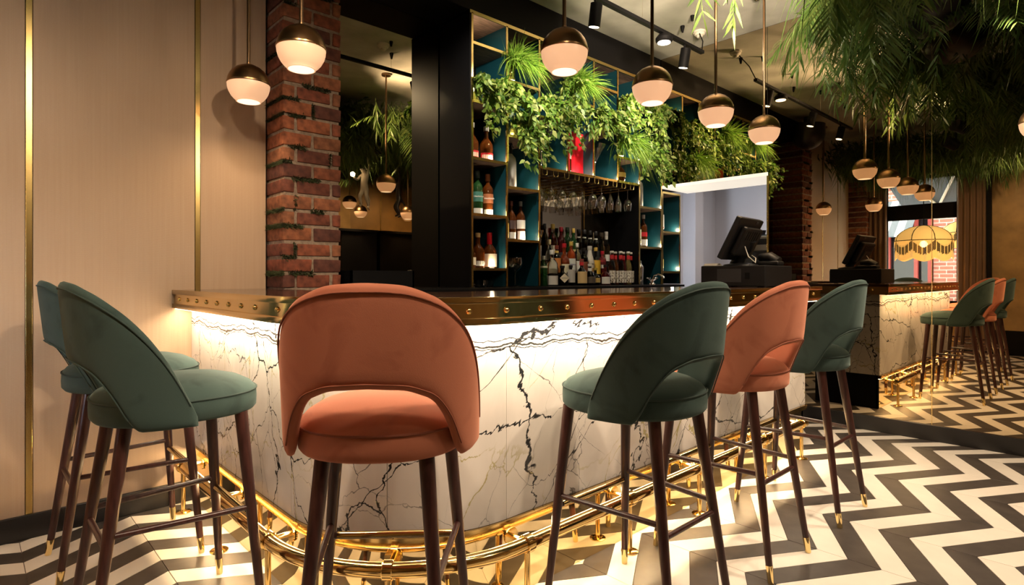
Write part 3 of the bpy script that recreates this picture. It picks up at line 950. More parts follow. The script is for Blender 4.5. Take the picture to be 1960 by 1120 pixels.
# rivets
rv = MB(); rv.lathe([(0.0105, 0.0), (0.0100, 0.0035), (0.0075, 0.0065), (0.004, 0.0083), (0, 0.009)], n=14)
rivet_me = rv.mesh('rivet', 'brass', smooth=60)
def rivet(x, y, nx, ny):
    o = link('rivet', rivet_me, top, True)
    o.location = Vector((x, y, 1.037)) - top.location
    o.rotation_euler = Vector((nx, ny, 0)).to_track_quat('Z', 'Y').to_euler()
off = 0.080
y = YW - 0.10
while y > AY + 0.02:
    rivet(xl - off, y, -1, 0); y -= 0.147
arc = (AR + off) * PI / 2; na = 7
for i in range(na):
    a = PI + PI / 2 * (i + 0.5) / na
    rivet(AX + (AR + off) * math.cos(a), AY + (AR + off) * math.sin(a), math.cos(a), math.sin(a))
x = AX + 0.09
while x < XEND + 0.04:
    rivet(x, yl_ - off, 0, -1); x += 0.142
for i in range(4): rivet(XEND + 0.05, yl_ + 0.04 + i * 0.14, 1, 0)

# foot rail
rail = thing('foot_rail', (1.4, 1.5, 0), 'polished brass foot rail running along the foot of the bar', 'foot rail')
RO, RZ, RR = 0.075, 0.222, 0.0245
rp = [(x, y_, RZ) for x, y_ in bar_path(RO, xend=3.90, y_top=YW - 0.005)]
MB().path(rp, RR, 16).build('rail_tube', 'brass', rail, smooth=60)
MB().lathe([(0, -0.012), (0.02, -0.010), (0.0295, 0), (0.0295, 0.02), (0.0, 0.02)], n=18, M=Matrix.Translation((3.905, yl_ - RO, RZ)) @ Matrix.Rotation(-PI / 2, 4, 'Y')).build('end_cap', 'brass', rail, smooth=40)
def rail_spots():
    out = []
    for y_ in (3.18, 2.63, 2.09): out.append((xl - RO, y_, -1, 0))
    a = PI + R(47); out.append((AX + (AR + RO) * math.cos(a), AY + (AR + RO) * math.sin(a), math.cos(a), math.sin(a)))
    for x_ in (1.43, 2.03, 2.60, 3.33, 3.86): out.append((x_, yl_ - RO, 0, -1))
    return out
for x_, y_, nx, ny in rail_spots():
    tx, ty = -ny, nx
    MB().path([(x_ - tx * .017, y_ - ty * .017, RZ), (x_ - tx * .014, y_ - ty * .014, RZ), (x_ + tx * .014, y_ + ty * .014, RZ), (x_ + tx * .017, y_ + ty * .017, RZ)], [.0285, .0315, .0315, .0285], 18).build('collar', 'brass', rail, smooth=40)
    pst = MB().tube((x_, y_, 0.004), (x_, y_, RZ - 0.02), 0.0105, n=12).build('post', 'brass', rail, smooth=60)
    MB().lathe([(0, 0), (0.036, 0), (0.036, 0.004), (0.030, 0.008), (0.013, 0.010), (0.013, 0.014), (0, 0.014)], n=20, c=(x_, y_, 0)).build('floor_flange', 'brass', pst, smooth=40)
    bx, by = x_ - nx * (RO + 0.010), y_ - ny * (RO + 0.010)
    br = MB().tube((x_ - nx * .02, y_ - ny * .02, RZ), (bx, by, RZ), 0.0095, n=12).build('bracket', 'brass', rail, smooth=60)
    MB().tube((bx, by, RZ), (bx + nx * 0.006, by + ny * 0.006, RZ), 0.030, n=20).build('wall_flange', 'brass', br, smooth=40)

# ------------------------------------------------------------------ bar stools
SA, SB, SN, SYO = 0.224, 0.240, 2.35, 0.033
def sr(phi):
    return 1.0 / ((abs(math.sin(phi)) / SA) ** SN + (abs(math.cos(phi)) / SB) ** SN) ** (1 / SN)
def smooth_curve(xs, ys, q, it):
    g = np.linspace(-xs[-1], xs[-1], 481)
    v = np.interp(np.abs(g), xs, ys)
    for _ in range(it):
        p = np.pad(v, 10, mode='reflect', reflect_type='odd')
        v = np.convolve(p, np.ones(21) / 21, 'valid')
    return np.interp(q, g, v)
PMAX = 90
HI = lambda d: smooth_curve([0, 20, 38, 54, 66, 77, 85, 91], [1.136, 1.130, 1.098, 1.042, 0.974, 0.885, 0.79, 0.712], d, 3)
LO = lambda d: smooth_curve([0, 20, 34, 43, 49, 53, 94], [0.888, 0.882, 0.855, 0.800, 0.740, 0.694, 0.694], d, 1)
def shell_pt(phi, z, rad_off):
    k = max(0.0, (z - 0.70) / 0.43)
    r_ = sr(phi) + rad_off
    x = r_ * math.sin(phi) * (1 + 0.02 * k)
    y_ = SYO - r_ * math.cos(phi) - 0.042 * k ** 1.1
    return (x, y_, z)
def stool_meshes(color):
    V, PIPE = color + '_velvet', color + '_piping'
    out = {}
    # seat cushion
    mb = MB()
    prof = [(0, .698), (.90, .698), (.97, .701), (1.0, .710), (1.005, .735), (1.0, .762), (.985, .770), (.93, .786), (.80, .803), (.60, .816), (.35, .824), (0, .827)]
    n = 56; vs = []; rows = []
    for k, z in prof:
        if k == 0: rows.append([len(vs)]); vs.append((0, SYO, z)); continue
        row = []
        for j in range(n):
            a = 2 * PI * j / n
            r_ = sr(a) * k
            row.append(len(vs)); vs.append((r_ * math.sin(a), SYO - r_ * math.cos(a), z))
        rows.append(row)
    fs = []
    for a, b in zip(rows[:-1], rows[1:]):
        for j in range(n):
            j2 = (j + 1) % n
            if len(a) == 1: fs.append((a[0], b[j], b[j2]))
            elif len(b) == 1: fs.append((a[j], a[j2], b[0]))
            else: fs.append((a[j], a[j2], b[j2], b[j]))
    out['seat'] = mb.add(vs, fs).mesh('seat', V, smooth=70)
    ring_ = [(sr(2 * PI * j / n) * 1.0 * math.sin(2 * PI * j / n), SYO - sr(2 * PI * j / n) * math.cos(2 * PI * j / n), .767) for j in range(n)]
    out['seat_piping'] = MB().path(ring_, 0.0033, 6, closed=True).mesh('seat_piping', PIPE, smooth=60)
    # wrap-round back
    deg = np.linspace(-PMAX, PMAX, 89)
    hi, lo = HI(deg), LO(deg)
    nv = 14; vs = []; fs = []
    vv = [0.5 - 0.5 * math.cos(PI * k / nv) for k in range(nv + 1)]
    loop = [(v, 1) for v in vv] + [(v, -1) for v in vv[-2:0:-1]]
    m_ = len(loop)
    for i, d in enumerate(deg):
        phi = R(d)
        for v, s_ in loop:
            z = lo[i] + (hi[i] - lo[i]) * v
            th = 0.0165 * math.sqrt(max(0.0, 1 - abs(2 * v - 1) ** 10))
            endf = min(1, (PMAX - abs(d)) / 4 + 0.35)
            vs.append(shell_pt(phi, z, 0.0195 + s_ * th * endf))
    for i in range(len(deg) - 1):
        for j in range(m_):
            j2 = (j + 1) % m_
            fs.append((i * m_ + j, i * m_ + j2, (i + 1) * m_ + j2, (i + 1) * m_ + j))
    fs.append(tuple(range(m_))); fs.append(tuple((len(deg) - 1) * m_ + j for j in range(m_))[::-1])
    out['backrest'] = MB().add(vs, fs).mesh('backrest', V, smooth=70)
    pts = [shell_pt(R(d), h - 0.020 * (1 - 0.2 * abs(d) / PMAX), 0.0362) for d, h in zip(deg, hi)][2:-2]
    pm = MB().path(pts, 0.0026, 6)
    pts = [shell_pt(R(d), l + 0.014, 0.0362) for d, l in zip(deg, lo) if abs(d) < 52]
    pm.path(pts, 0.0020, 6)
    out['back_piping'] = pm.mesh('back_piping', PIPE, smooth=60)
    return out
LEGS = [((-.166, .184), (-.2275, .235)), ((.166, .184), (.2275, .235)), ((-.128, -.136), (-.182, -.235)), ((.128, -.136), (.182, -.235))]
def legpt(i, z):
    (a, b), (c_, d) = LEGS[i]
    t = z / 0.702
    return (c_ + (a - c_) * t, d + (b - d) * t, z)
leg_me, cap_me = [], []
for i in range(4):
    leg_me.append(MB().path([legpt(i, .060), legpt(i, .4), legpt(i, .702)], [.0125, .0172, .0205], 14).mesh('leg', 'leg_wood', smooth=60))
    cap_me.append(MB().path([legpt(i, .0), legpt(i, .003), legpt(i, .064)], [.0100, .0112, .0135], 14).mesh('foot_cap', 'cap_brass', smooth=50))
def rod(i, j, z, r_=.0095):
    return MB().tube(legpt(i, z), legpt(j, z), r_, n=12)
st_me = [rod(0, 2, .388).mesh('stretcher', 'leg_wood', smooth=60), rod(1, 3, .388).mesh('stretcher', 'leg_wood', smooth=60),
         rod(2, 3, .352).mesh('stretcher', 'leg_wood', smooth=60), rod(0, 1, .352, .0105).mesh('stretcher', 'leg_wood', smooth=60)]
a_, b_ = legpt(0, .352), legpt(1, .352)
fp = MB()
for sgn in (0,):
    vs = []; K = 9
    for x in (a_[0] + .022, b_[0] - .022):
        for k in range(K):
            an = PI * (-0.05 + 1.1 * k / (K - 1))
            vs.append((x, a_[1] + .0125 * math.cos(an), .352 + .0125 * math.sin(an)))
    fp.add(vs, [(k, k + 1, K + k + 1, K + k) for k in range(K - 1)])
fp_me = fp.mesh('footrest_plate', 'cap_brass', smooth=60)
SM = {c: stool_meshes(c) for c in ('green', 'orange')}
def stool(color, x, y, facing, label):
    s = thing('bar_stool', (x, y, 0), label, 'bar stool', 'velvet bar stools along the bar', rotz=R(facing - 90))
    m = SM[color]
    seat = link('seat', m['seat'], s, True); link('piping', m['seat_piping'], seat, True)
    back = link('backrest', m['backrest'], s, True); link('piping', m['back_piping'], back, True)
    for i in range(4):
        lg = link('leg', leg_me[i], s, True); link('foot_cap', cap_me[i], lg, True)
    for k in st_me[:3]: link('stretcher', k, s, True)
    f = link('stretcher', st_me[3], s, True); link('footrest_plate', fp_me, f, True)
stool('green', 0.487, 2.890, 0, 'dark green velvet bar stool nearest the fabric wall')
stool('green', 0.487, 2.200, 0, 'dark green velvet bar stool second from the fabric wall, beside the orange corner stool')
stool('orange', 0.838, 1.408, 50, 'orange terracotta velvet bar stool at the rounded corner of the bar')
stool('green', 1.705, 1.170, 90, 'dark green velvet bar stool between the two orange stools')
stool('orange', 2.385, 1.172, 90, 'orange terracotta velvet bar stool between two green stools')
stool('green', 3.105, 1.165, 90, 'dark green velvet bar stool nearest the mirror wall')

# ------------------------------------------------------------------ globe pendants
PR = 0.101
pend_top = MB().lathe([(PR * math.cos(a), PR * math.sin(a)) for a in [R(4)]] + [(PR * math.cos(R(a)), PR * math.sin(R(a))) for a in (15, 28, 42, 56, 70, 80)] + [(0.010, PR * 0.995), (0.010, PR + 0.01), (0, PR + 0.01)], n=36).mesh('bronze_cap', 'shade_bronze', smooth=60)
pend_glass = MB().lathe([(0.052, -PR * 0.845), (0.058, -PR * 0.84)] + [(PR * 0.985 * math.cos(R(a)), PR * 0.985 * math.sin(R(a))) for a in (-54, -45, -34, -22, -10, 0, 4)], n=36).mesh('glass_shade', 'shade_glass', smooth=60)
pend_disc = MB().lathe([(0, -PR * 0.84), (0.0525, -PR * 0.845), (0.0525, -PR * 0.825), (0, -PR * 0.82)], n=28).mesh('bulb_disc', 'bulb_glow', smooth=30)
pend_rim = MB().lathe([(PR * 0.99, -0.001), (PR * 1.012, 0.002), (PR * 1.012, 0.008), (PR * 0.99, 0.010)], n=36).mesh('rim', 'shade_bronze', smooth=30)
def pendant(x, y, z, label, group, power=2.2):
    t = thing('pendant_lamp', (x, y, z - PR), label, 'pendant lamp', group)
    up = (0, 0, PR)
    cap = link('bronze_cap', pend_top, t, True, loc=up)
    link('rim', pend_rim, cap, True)
    gl = link('glass_shade', pend_glass, t, True, loc=up)
    link('bulb_disc', pend_disc, gl, True)
    MB().tube((0, 0, PR * 2 - .003), (0, 0, ZC - z + PR - .02), 0.0085, n=12).build('rod', 'rod_bronze', t, smooth=60, local=True)
    MB().lathe([(0, 0), (0.048, 0), (0.048, 0.02), (0, 0.02)], n=24, c=(0, 0, ZC - z + PR - .02)).build('ceiling_rose', 'rod_bronze', t, smooth=40, local=True)
    if power:
        lamp('pendant_light', 'SPOT', (x, y, z - PR * 0.9), power * 1.6, WARM, (x, y, 0), angle=150, blend=0.9, radius=0.05)
for x_, y_, z_, lab in ((1.036, 3.030, 2.105, 'globe pendant lamp nearest the fabric wall'),
                        (1.036, 2.405, 2.105, 'globe pendant lamp hanging in front of the brick pillar'),
                        (1.866, 1.668, 2.105, 'globe pendant lamp first in the row along the bar'),
                        (2.541, 1.678, 2.110, 'globe pendant lamp second in the row along the bar'),
                        (3.212, 1.687, 2.116, 'globe pendant lamp third in the row along the bar'),
                        (3.895, 1.702, 2.124, 'globe pendant lamp nearest the mirror wall')):
    pendant(x_, y_, z_, lab, 'globe pendants over the bar', 5.0)
pendant(4.07, -0.75, 2.22, 'globe pendant lamp reflected behind the brick pillar, nearer the monkey lamp', 'globe pendants across the room', 5)
pendant(4.52, -1.25, 2.16, 'globe pendant lamp reflected lowest behind the brick pillar', 'globe pendants across the room', 5)
pendant(4.34, 0.36, 2.00, 'globe pendant lamp reflected beside the black shelf side panel', 'globe pendants across the room', 5)

# ------------------------------------------------------------------ back bar shelving
SY0, SY1 = 3.16, YB - 0.01
XS = [2.570, 2.905, 3.245, 3.572, 3.908, 4.243, 4.576, XM - 0.003]
TH = 0.014
unit = thing('shelf_unit', (3.75, 3.3, 1.0), 'tall black back bar shelving with brass edges and teal compartments', 'shelf')
MB().box(2.556, 2.570, SY0, SY1, 0.0, 3.0).build('side_panel', 'black_lacquer', unit)
MB().box(2.556, XM - 0.003, SY0 + 0.002, SY1, 2.987, 3.004).build('top_panel', 'black_lacquer', unit)
MB().box(2.572, XM - 0.004, SY0 + 0.006, SY1 - .006, 2.981, 2.987).build('top_lining', 'shelf_wood', unit)
MB().box(2.556, XM - 0.003, SY0 - .004, SY0 + .003, 2.978, 3.002).build('brass_edge', 'brass_strip', unit)
def divider(x, z0, z1):
    d = MB().box(x - TH / 2, x + TH / 2, SY0 + 0.003, SY1, z0, z1).build('divider', 'teal_lacquer', unit)
    MB().box(x - TH / 2 - .001, x + TH / 2 + .001, SY0 - .004, SY0 + .003, z0, z1).build('brass_edge', 'brass_strip', d)
def board(x0, x1, z):
    b = MB().box(x0 + TH / 2, x1 - TH / 2, SY0 + 0.003, SY1 - .004, z - 0.018, z).build('shelf_board', 'shelf_wood', unit)
    MB().box(x0 + TH / 2, x1 - TH / 2, SY0 - .003, SY0 + .003, z - 0.019, z + .001).build('brass_edge', 'brass_strip', b)
ZB = 1.075
for x in XS[:3]: divider(x + (TH / 2 if x == XS[0] else 0), ZB, 2.985)
for x in XS[3:6]: divider(x, 2.005, 2.985)
for x in XS[6:]: divider(x - (TH / 2 if x == XS[-1] else 0), ZB, 2.985)
SHELVES = {0: [2.79, 2.383, 1.985, 1.592, 1.210], 1: [2.60, 2.195, 1.815, 1.425], 2: [2.79, 2.40, 2.005], 3: [2.60, 2.005], 4: [2.79, 2.42, 2.005], 5: [2.60, 2.225, 2.005], 6: [2.79, 2.215, 1.805, 1.430]}
for c_, zs in SHELVES.items():
    for z in zs:
        board(XS[c_], XS[c_ + 1], z)
# backs
for c_ in range(7):
    z0 = 2.005 if 2 <= c_ <= 5 else ZB
    MB().box(XS[c_] + TH / 2, XS[c_ + 1] - TH / 2, SY1 - 0.004, SY1, z0, 2.985).build('back_panel', 'black_lacquer', unit)
MB().box(XS[2], XS[6], SY1 - 0.004, SY1, ZB, 1.99).build('mirror_back', 'back_mirror', unit)
MB().box(XS[6] - .012, XS[6] - TH / 2 - .0005, SY0 + .004, SY1 - .005, ZB, 1.985).build('bay_lining', 'black_lacquer', unit)
MB().box(XS[2] + TH / 2 + .0005, XS[2] + .012, SY0 + .004, SY1 - .005, ZB, 1.985).build('bay_lining', 'black_lacquer', unit)
MB().box(XS[2] + 0.33, XS[2] + 0.336, SY1 - 0.008, SY1 - .004, ZB, 1.99).build('mirror_strip', 'black_matt', unit)
MB().box(XS[5] - 0.05, XS[5] - 0.044, SY1 - 0.008, SY1 - .004, ZB, 1.99).build('mirror_strip', 'brass_strip', unit)
# small lights let into the compartments (disc on the board and the lamp)
puck_me = MB().lathe([(0, 0), (0.016, 0), (0.016, 0.003), (0, 0.003)], n=16).mesh('light_puck', 'small_puck')
def puck(x, z, w=0.5, y=None):
    y = SY0 + 0.05 if y is None else y
    link('light_puck', puck_me, unit, True, loc=Vector((x, y, z + .0005)) - unit.location)
    lamp('shelf_light', 'POINT', (x, y, z + 0.02), w, (1.0, 0.80, 0.52), radius=0.012)
for c_, zs in ((0, (1.985, 1.592, 1.210)), (1, (1.815, 1.425)), (2, (2.005,)), (3, (2.005,)), (4, (2.005,)), (5, (2.225, 2.005)), (6, (2.215, 1.805, 1.430))):
    for z in zs:
        puck(XS[c_ + 1] - 0.10, z, 0.50)
for c_, z in ((0, 2.79), (0, 2.383), (1, 2.60), (1, 2.195), (2, 2.40), (3, 2.60), (4, 2.42), (5, 2.60), (6, 2.79), (3, 2.79 - .19)):
    puck(XS[c_] + 0.10, z, 0.9)

# continuation of the shelves inside the opening
lowu = thing('low_shelf_column', (5.11, 3.3, 1.0), 'low brass edged shelf column inside the kitchen opening', 'shelf')
for x in (XM + 0.004, 5.27):
    MB().box(x, x + TH, SY0 + .003, SY1, ZB, 1.975).build('divider', 'teal_lacquer', lowu)
    MB().box(x - .001, x + TH + .001, SY0 - .004, SY0 + .003, ZB, 1.975).build('brass_edge', 'brass_strip', lowu)
for z in (1.978, 1.592, 1.200, 1.07):
    MB().box(XM + 0.018, 5.27, SY0 + .003, SY1, z - .018, z).build('shelf_board', 'shelf_wood', lowu)
    MB().box(XM + 0.018, 5.27, SY0 - .003, SY0 + .003, z - .019, z + .001).build('brass_edge', 'brass_strip', lowu)
MB().box(XM + 0.018, 5.27, SY1 - .004, SY1, ZB, 1.975).build('back_panel', 'black_lacquer', lowu)
for z in (1.592, 1.200):
    lamp('shelf_light', 'POINT', (5.22, SY0 + .05, z + 0.03), 0.55, (1.0, 0.80, 0.52), radius=0.012)

# back counter
bc = thing('back_counter', (3.4, 3.1, 0), 'black back counter under the shelving', 'counter')
MB().box(1.60, XM - .004, 2.93, YB - .012, 0, 1.035).build('cabinet_body', 'black_lacquer', bc)
MB().box(1.585, XM - .004, 2.91, YB - .012, 1.035, 1.073).build('counter_slab', 'black_lacquer', bc, bevel=.003)
ib = thing('ice_bin', (1.95, 3.28, 1.073), 'black open ice bin on the back counter beside the brick pillar', 'bin')
mb = MB(); x0, x1, y0, y1, z0, z1 = 1.66, 2.10, 3.16, 3.46, 1.0735, 1.185
mb.box(x0, x1, y0, y0 + .012, z0, z1).box(x0, x1, y1 - .012, y1, z0, z1).box(x0, x0 + .012, y0, y1, z0, z1).box(x1 - .012, x1, y0, y1, z0, z1)
mb.build('bin_wall', 'black_matt', ib); MB().box(x0, x1, y0, y1, z0, z0 + .01).build('bin_floor', 'steel', ib)
stp = thing('bottle_step', (3.9, 3.4, 1.073), 'black stepped bottle riser in the mirrored bay', 'riser')
MB().box(XS[2] + .01, 4.50, 3.385, 3.495, 1.0735, 1.262).build('upper_step', 'black_lacquer', stp)
MB().box(XS[2] + .01, 4.35, 3.292, 3.384, 1.0735, 1.155).build('lower_step', 'black_lacquer', stp)

# glass rack and hanging wine glasses
rack = thing('glass_rack', (3.9, 3.3, 1.96), 'row of brass stemware hangers under the shelf', 'rack')
RX = [3.31 + i * 0.1285 for i in range(10)]
for x in RX:
    mb = MB()
    for dx in (-.027, .027):
        mb.path([(x + dx, SY0 + .004, 1.985), (x + dx, SY0 + .004, 1.948), (x + dx * .55, SY0 + .004, 1.945), (x + dx * .55, SY1 - .02, 1.945)], .0032, 6)
    mb.build('hanger', 'brass_strip', rack, smooth=60)
wg = MB().lathe([(0, 0.0), (0.034, 0.001), (0.031, 0.005), (0.006, 0.010), (0.0035, 0.02), (0.0035, 0.085), (0.010, 0.095), (0.030, 0.112), (0.040, 0.140), (0.040, 0.165), (0.033, 0.205), (0.0315, 0.205), (0.0385, 0.165), (0.0385, 0.140), (0.028, 0.114), (0, 0.099)], n=20).mesh('glass', 'thin_glass', smooth=60)
flute = MB().lathe([(0, 0.0), (0.030, 0.001), (0.027, 0.005), (0.005, 0.010), (0.0035, 0.02), (0.0035, 0.080), (0.010, 0.095), (0.022, 0.125), (0.026, 0.165), (0.023, 0.215), (0.0215, 0.215), (0.0245, 0.165), (0.020, 0.127), (0, 0.099)], n=18).mesh('glass', 'thin_glass', smooth=60)
ORD = ['first', 'second', 'third', 'fourth', 'fifth', 'sixth', 'seventh', 'eighth', 'ninth', 'tenth']
for i, x in enumerate(RX):
    for row, yy in enumerate((3.215, 3.315, 3.415)):
        if row and (i + row) % 3 == 0: continue
        m_ = flute if i in (0, 1, 4, 7, 8) else wg
        xx = x + random.uniform(-.003, .003)
        o = link('wine_glass' if m_ is wg else 'champagne_flute', m_, None, loc=(xx, yy + random.uniform(-.01, .01), 1.957))
        o.rotation_euler = (PI, 0, random.random())
        tag(o, ('clear wine glass' if m_ is wg else 'narrow champagne flute') + ' hanging upside down, %s row, %s hanger from the black panel' % (('front', 'middle', 'back')[row], ORD[i]),
            'glass', 'wine glasses on the hanging rack' if m_ is wg else 'flutes on the hanging rack')

# ------------------------------------------------------------------ bottles
PROF = {  # (radius fraction, height fraction)
    'wine': [(0, 0), (.92, 0), (1, .02), (1, .56), (.93, .63), (.62, .71), (.36, .77), (.32, .82), (.32, .955), (.36, .96), (.36, .975), (0, .975)],
    'spirit': [(0, 0), (.92, 0), (1, .02), (1, .60), (.96, .65), (.72, .71), (.42, .755), (.36, .80), (.36, .95), (.42, .955), (.42, .97), (0, .97)],
    'squat': [(0, 0), (.90, 0), (1, .03), (1, .42), (.94, .50), (.62, .60), (.34, .67), (.30, .74), (.30, .93), (.36, .94), (.36, .96), (0, .96)],
    'round': [(0, 0), (.62, 0), (.86, .08), (1, .24), (.98, .40), (.78, .54), (.42, .64), (.30, .70), (.28, .92), (.34, .93), (.34, .95), (0, .95)],
    'slim': [(0, 0), (.92, 0), (1, .02), (1, .52), (.86, .60), (.62, .70), (.50, .80), (.46, .93), (.5, .94), (.5, .96), (0, .96)],
    'cone': [(0, 0), (.95, 0), (1, .02), (.98, .40), (.86, .55), (.55, .72), (.44, .82), (.42, .93), (.46, .94), (.46, .96), (0, .96)],
}
def boxy(a, n=5.0):
    return 1.0 / ((abs(math.cos(a)) ** n + abs(math.sin(a)) ** n) ** (1 / n)) * 0.90
label_mats = {}
def colmat(c, rough=0.55, metal=0.0):
    k = tuple(round(v, 3) for v in c) + (rough, metal)
    if k not in label_mats:
        nm = 'paint_%d' % len(label_mats)
        mat(nm, c, rough, metal)
        label_mats[k] = nm
    return label_mats[k]
def printmat(c, c2, scale=90):
    k = ('print',) + tuple(c) + tuple(c2)
    if k not in label_mats:
        nm = 'print_%d' % len(label_mats)
        m, nt, b = nodes_of(nm)
        tc = nt.nodes.new('ShaderNodeTexCoord'); v = nt.nodes.new('ShaderNodeTexNoise')
        v.inputs['Scale'].default_value = scale; v.inputs['Detail'].default_value = 1
        r_ = nt.nodes.new('ShaderNodeValToRGB'); r_.color_ramp.interpolation = 'CONSTANT'
        r_.color_ramp.elements[0].color = rgb(c); r_.color_ramp.elements[1].position = 0.58; r_.color_ramp.elements[1].color = rgb(c2)
        nt.links.new(tc.outputs['Object'], v.inputs['Vector']); nt.links.new(v.outputs['Fac'], r_.inputs[0])
        nt.links.new(r_.outputs[0], b.inputs['Base Color']); setp(b, Roughness=0.6)
        label_mats[k] = nm
    return label_mats[k]

def patch(r_, z0, z1, ang, width, n=9, t=0.0006, shape=None):
    """curved label on a bottle, centred on direction ang"""
    mb = MB(); vs = []
    for rr in (r_ + 0.0005, r_ + 0.0005 + t):
        for i in range(n + 1):
            a = ang - width / 2 + width * i / n
            k = shape(a) if shape else 1
            vs += [(rr * k * math.cos(a), rr * k * math.sin(a), z0), (rr * k * math.cos(a), rr * k * math.sin(a), z1)]
    fs = []
    o = 2 * (n + 1)
    for i in range(n):
        fs += [(2 * i, 2 * i + 2, 2 * i + 3, 2 * i + 1), (o + 2 * i, o + 2 * i + 1, o + 2 * i + 3, o + 2 * i + 2), (2 * i, o + 2 * i, o + 2 * i + 2, 2 * i + 2), (2 * i + 1, 2 * i + 3, o + 2 * i + 3, o + 2 * i + 1)]
    return mb.add(vs, fs)

def bottle(label, x, y, z, h, r_, kind='spirit', glass='amber', cap=(0.03, 0.03, 0.03), lab=((0.8, 0.75, 0.62), .12, .40), sq=False,
           cap_frac=.13, lab2=None, text=None, opaque=None, group=None, neck=None, print2=None):
    t = thing('bottle', (x, y, z + .0004), label, 'bottle', group)
    shp = boxy if sq else None
    prof = [(a * r_, b * h) for a, b in PROF[kind]]
    gm = opaque if opaque else 'glass_' + glass
    MB().lathe(prof, n=24, shape=shp).build('bottle_body', gm, t, smooth=50, local=True)
    nr = PROF[kind][-2][0] * r_
    MB().lathe([(nr * 1.05, h * (1 - cap_frac)), (nr * 1.13, h * (1 - cap_frac) + .002), (nr * 1.13, h * .992), (nr * 1.0, h), (0, h)], n=16).build('cap', colmat(cap, .35), t, smooth=40, local=True)
    ang = math.atan2(-y, -x) * 0.6 + (-PI / 2) * 0.4
    if lab:
        lb = patch(r_ * (1.0), lab[1] * h, lab[2] * h, ang, 2.3, shape=shp).build('label', print2 or colmat(lab[0]), t, smooth=60, local=True)
        if text:
            me = lettering(text[0], text[1], colmat(text[2]))
            o = link('lettering', me, lb, True)
            k = boxy(ang) if sq else 1
            o.location = ((r_ + .002) * k * math.cos(ang), (r_ + .002) * k * math.sin(ang), h * (lab[1] + lab[2]) / 2)
            o.rotation_euler = (PI / 2, 0, ang + PI / 2)
    if lab2:
        patch(r_ * 1.0, lab2[1] * h, lab2[2] * h, ang, 1.9, shape=shp).build('lower_label', colmat(lab2[0]), t, smooth=60, local=True)
    if neck:
        MB().lathe([(nr * 1.02, neck[1] * h), (nr * 1.1, neck[1] * h + .001), (nr * 1.1, neck[2] * h), (nr * 1.0, neck[2] * h + .001)], n=16).build('neck_label', colmat(neck[0]), t, smooth=40, local=True)
    return t
CREAM, WHITE, GOLD, BLACK, RED, SILV = (.80, .72, .55), (.85, .84, .80), (.70, .48, .12), (.015, .015, .017), (.60, .02, .03), (.55, .53, .50)
BY = 3.27
# first shelf column
bottle('amber whisky bottle with red label, top of first column beside the black panel', 2.665, BY, 1.985, .270, .048, 'squat', 'amber', SILV, (RED, .03, .24), lab2=(CREAM, .08, .19))
bottle('amber whisky bottle with red label and silver stopper, top of first column, beside divider', 2.800, BY, 1.985, .262, .050, 'squat', 'amber', SILV, (RED, .03, .24), lab2=(CREAM, .08, .19))
bottle('dark whisky bottle half hidden at the brass edge of the first column', 2.640, BY + .03, 1.592, .29, .036, 'spirit', 'amber', BLACK, (CREAM, .15, .40))
bottle('green whisky bottle with teal label reading Glenfiddich', 2.715, BY, 1.592, .322, .040, 'spirit', 'green', (.02, .05, .05), ((.06, .22, .18), .30, .52), lab2=(WHITE, .02, .15), text=('Glenfiddich', .017, WHITE), cap_frac=.17)
bottle('amber whisky bottle with copper label reading Glenfiddich', 2.815, BY, 1.592, .308, .040, 'spirit', 'amber', (.45, .16, .06), ((.48, .17, .07), .30, .52), lab2=(WHITE, .02, .15), text=('Glenfiddich', .017, WHITE), cap_frac=.17)
bottle('flat amber bourbon bottle on the lowest shelf of the first column, at its edge', 2.640, BY, 1.210, .21, .044, 'squat', 'amber', (.35, .2, .1), (CREAM, .10, .36), sq=True)
bottle('flat bourbon bottle with wooden stopper, middle of the lowest shelf', 2.720, BY, 1.210, .255, .047, 'squat', 'amber', (.45, .28, .12), ((.05, .03, .02), .10, .20), lab2=(WHITE, .06, .20), sq=True)
bottle('bourbon bottle with red wax top and big cream label', 2.832, BY, 1.210, .262, .049, 'squat', 'amber', (.70, .01, .02), (CREAM, .04, .40), sq=True, cap_frac=.33)
# second column
bottle('yellow label whisky bottle at the edge of the second column', 2.975, BY, 1.425, .25, .038, 'spirit', 'yellow', GOLD, ((.75, .50, .08), .05, .50))
bottle('whisky bottle with dark label and white foot in the second column', 3.050, BY, 1.425, .300, .037, 'wine', 'amber', (.12, .03, .03), ((.10, .06, .06), .28, .50), lab2=(WHITE, .04, .20))
bottle('whisky bottle with white oval label and broad white foot in the second column', 3.150, BY, 1.425, .305, .037, 'wine', 'amber', (.25, .28, .30), (WHITE, .30, .52), lab2=(WHITE, .01, .24))
# above the rack
bottle('round cognac decanter with gold medallion on the upper shelf', 4.385, 3.25, 2.005, .225, .060, 'round', 'amber', GOLD, (GOLD, .22, .40))
bottle('clear bottle with white label inside the red gift box', 3.690, 3.27, 2.005, .30, .036, 'wine', 'amber', (.4, .02, .02), (WHITE, .42, .72))
# seventh column
bottle('white rum bottle with green label in the last column', 4.700, BY, 1.430, .320, .038, 'spirit', 'clear', RED, ((.75, .80, .55), .10, .52), lab2=(BLACK, .18, .26))
bottle('amber liqueur bottle with red band in the last column', 4.800, BY, 1.430, .315, .038, 'spirit', 'amber', SILV, (WHITE, .05, .24), lab2=(RED, .33, .46))
# inside opening
bottle('clear vodka bottle with white label inside the kitchen opening', 5.09, BY, 1.592, .315, .040, 'spirit', 'clear', (.2, .2, .2), (WHITE, .10, .55), lab2=(RED, .10, .16))
bottle('rum bottle with red cap and yellow label inside the kitchen opening', 5.08, BY, 1.200, .27, .040, 'spirit', 'amber', RED, ((.85, .66, .15), .12, .45))

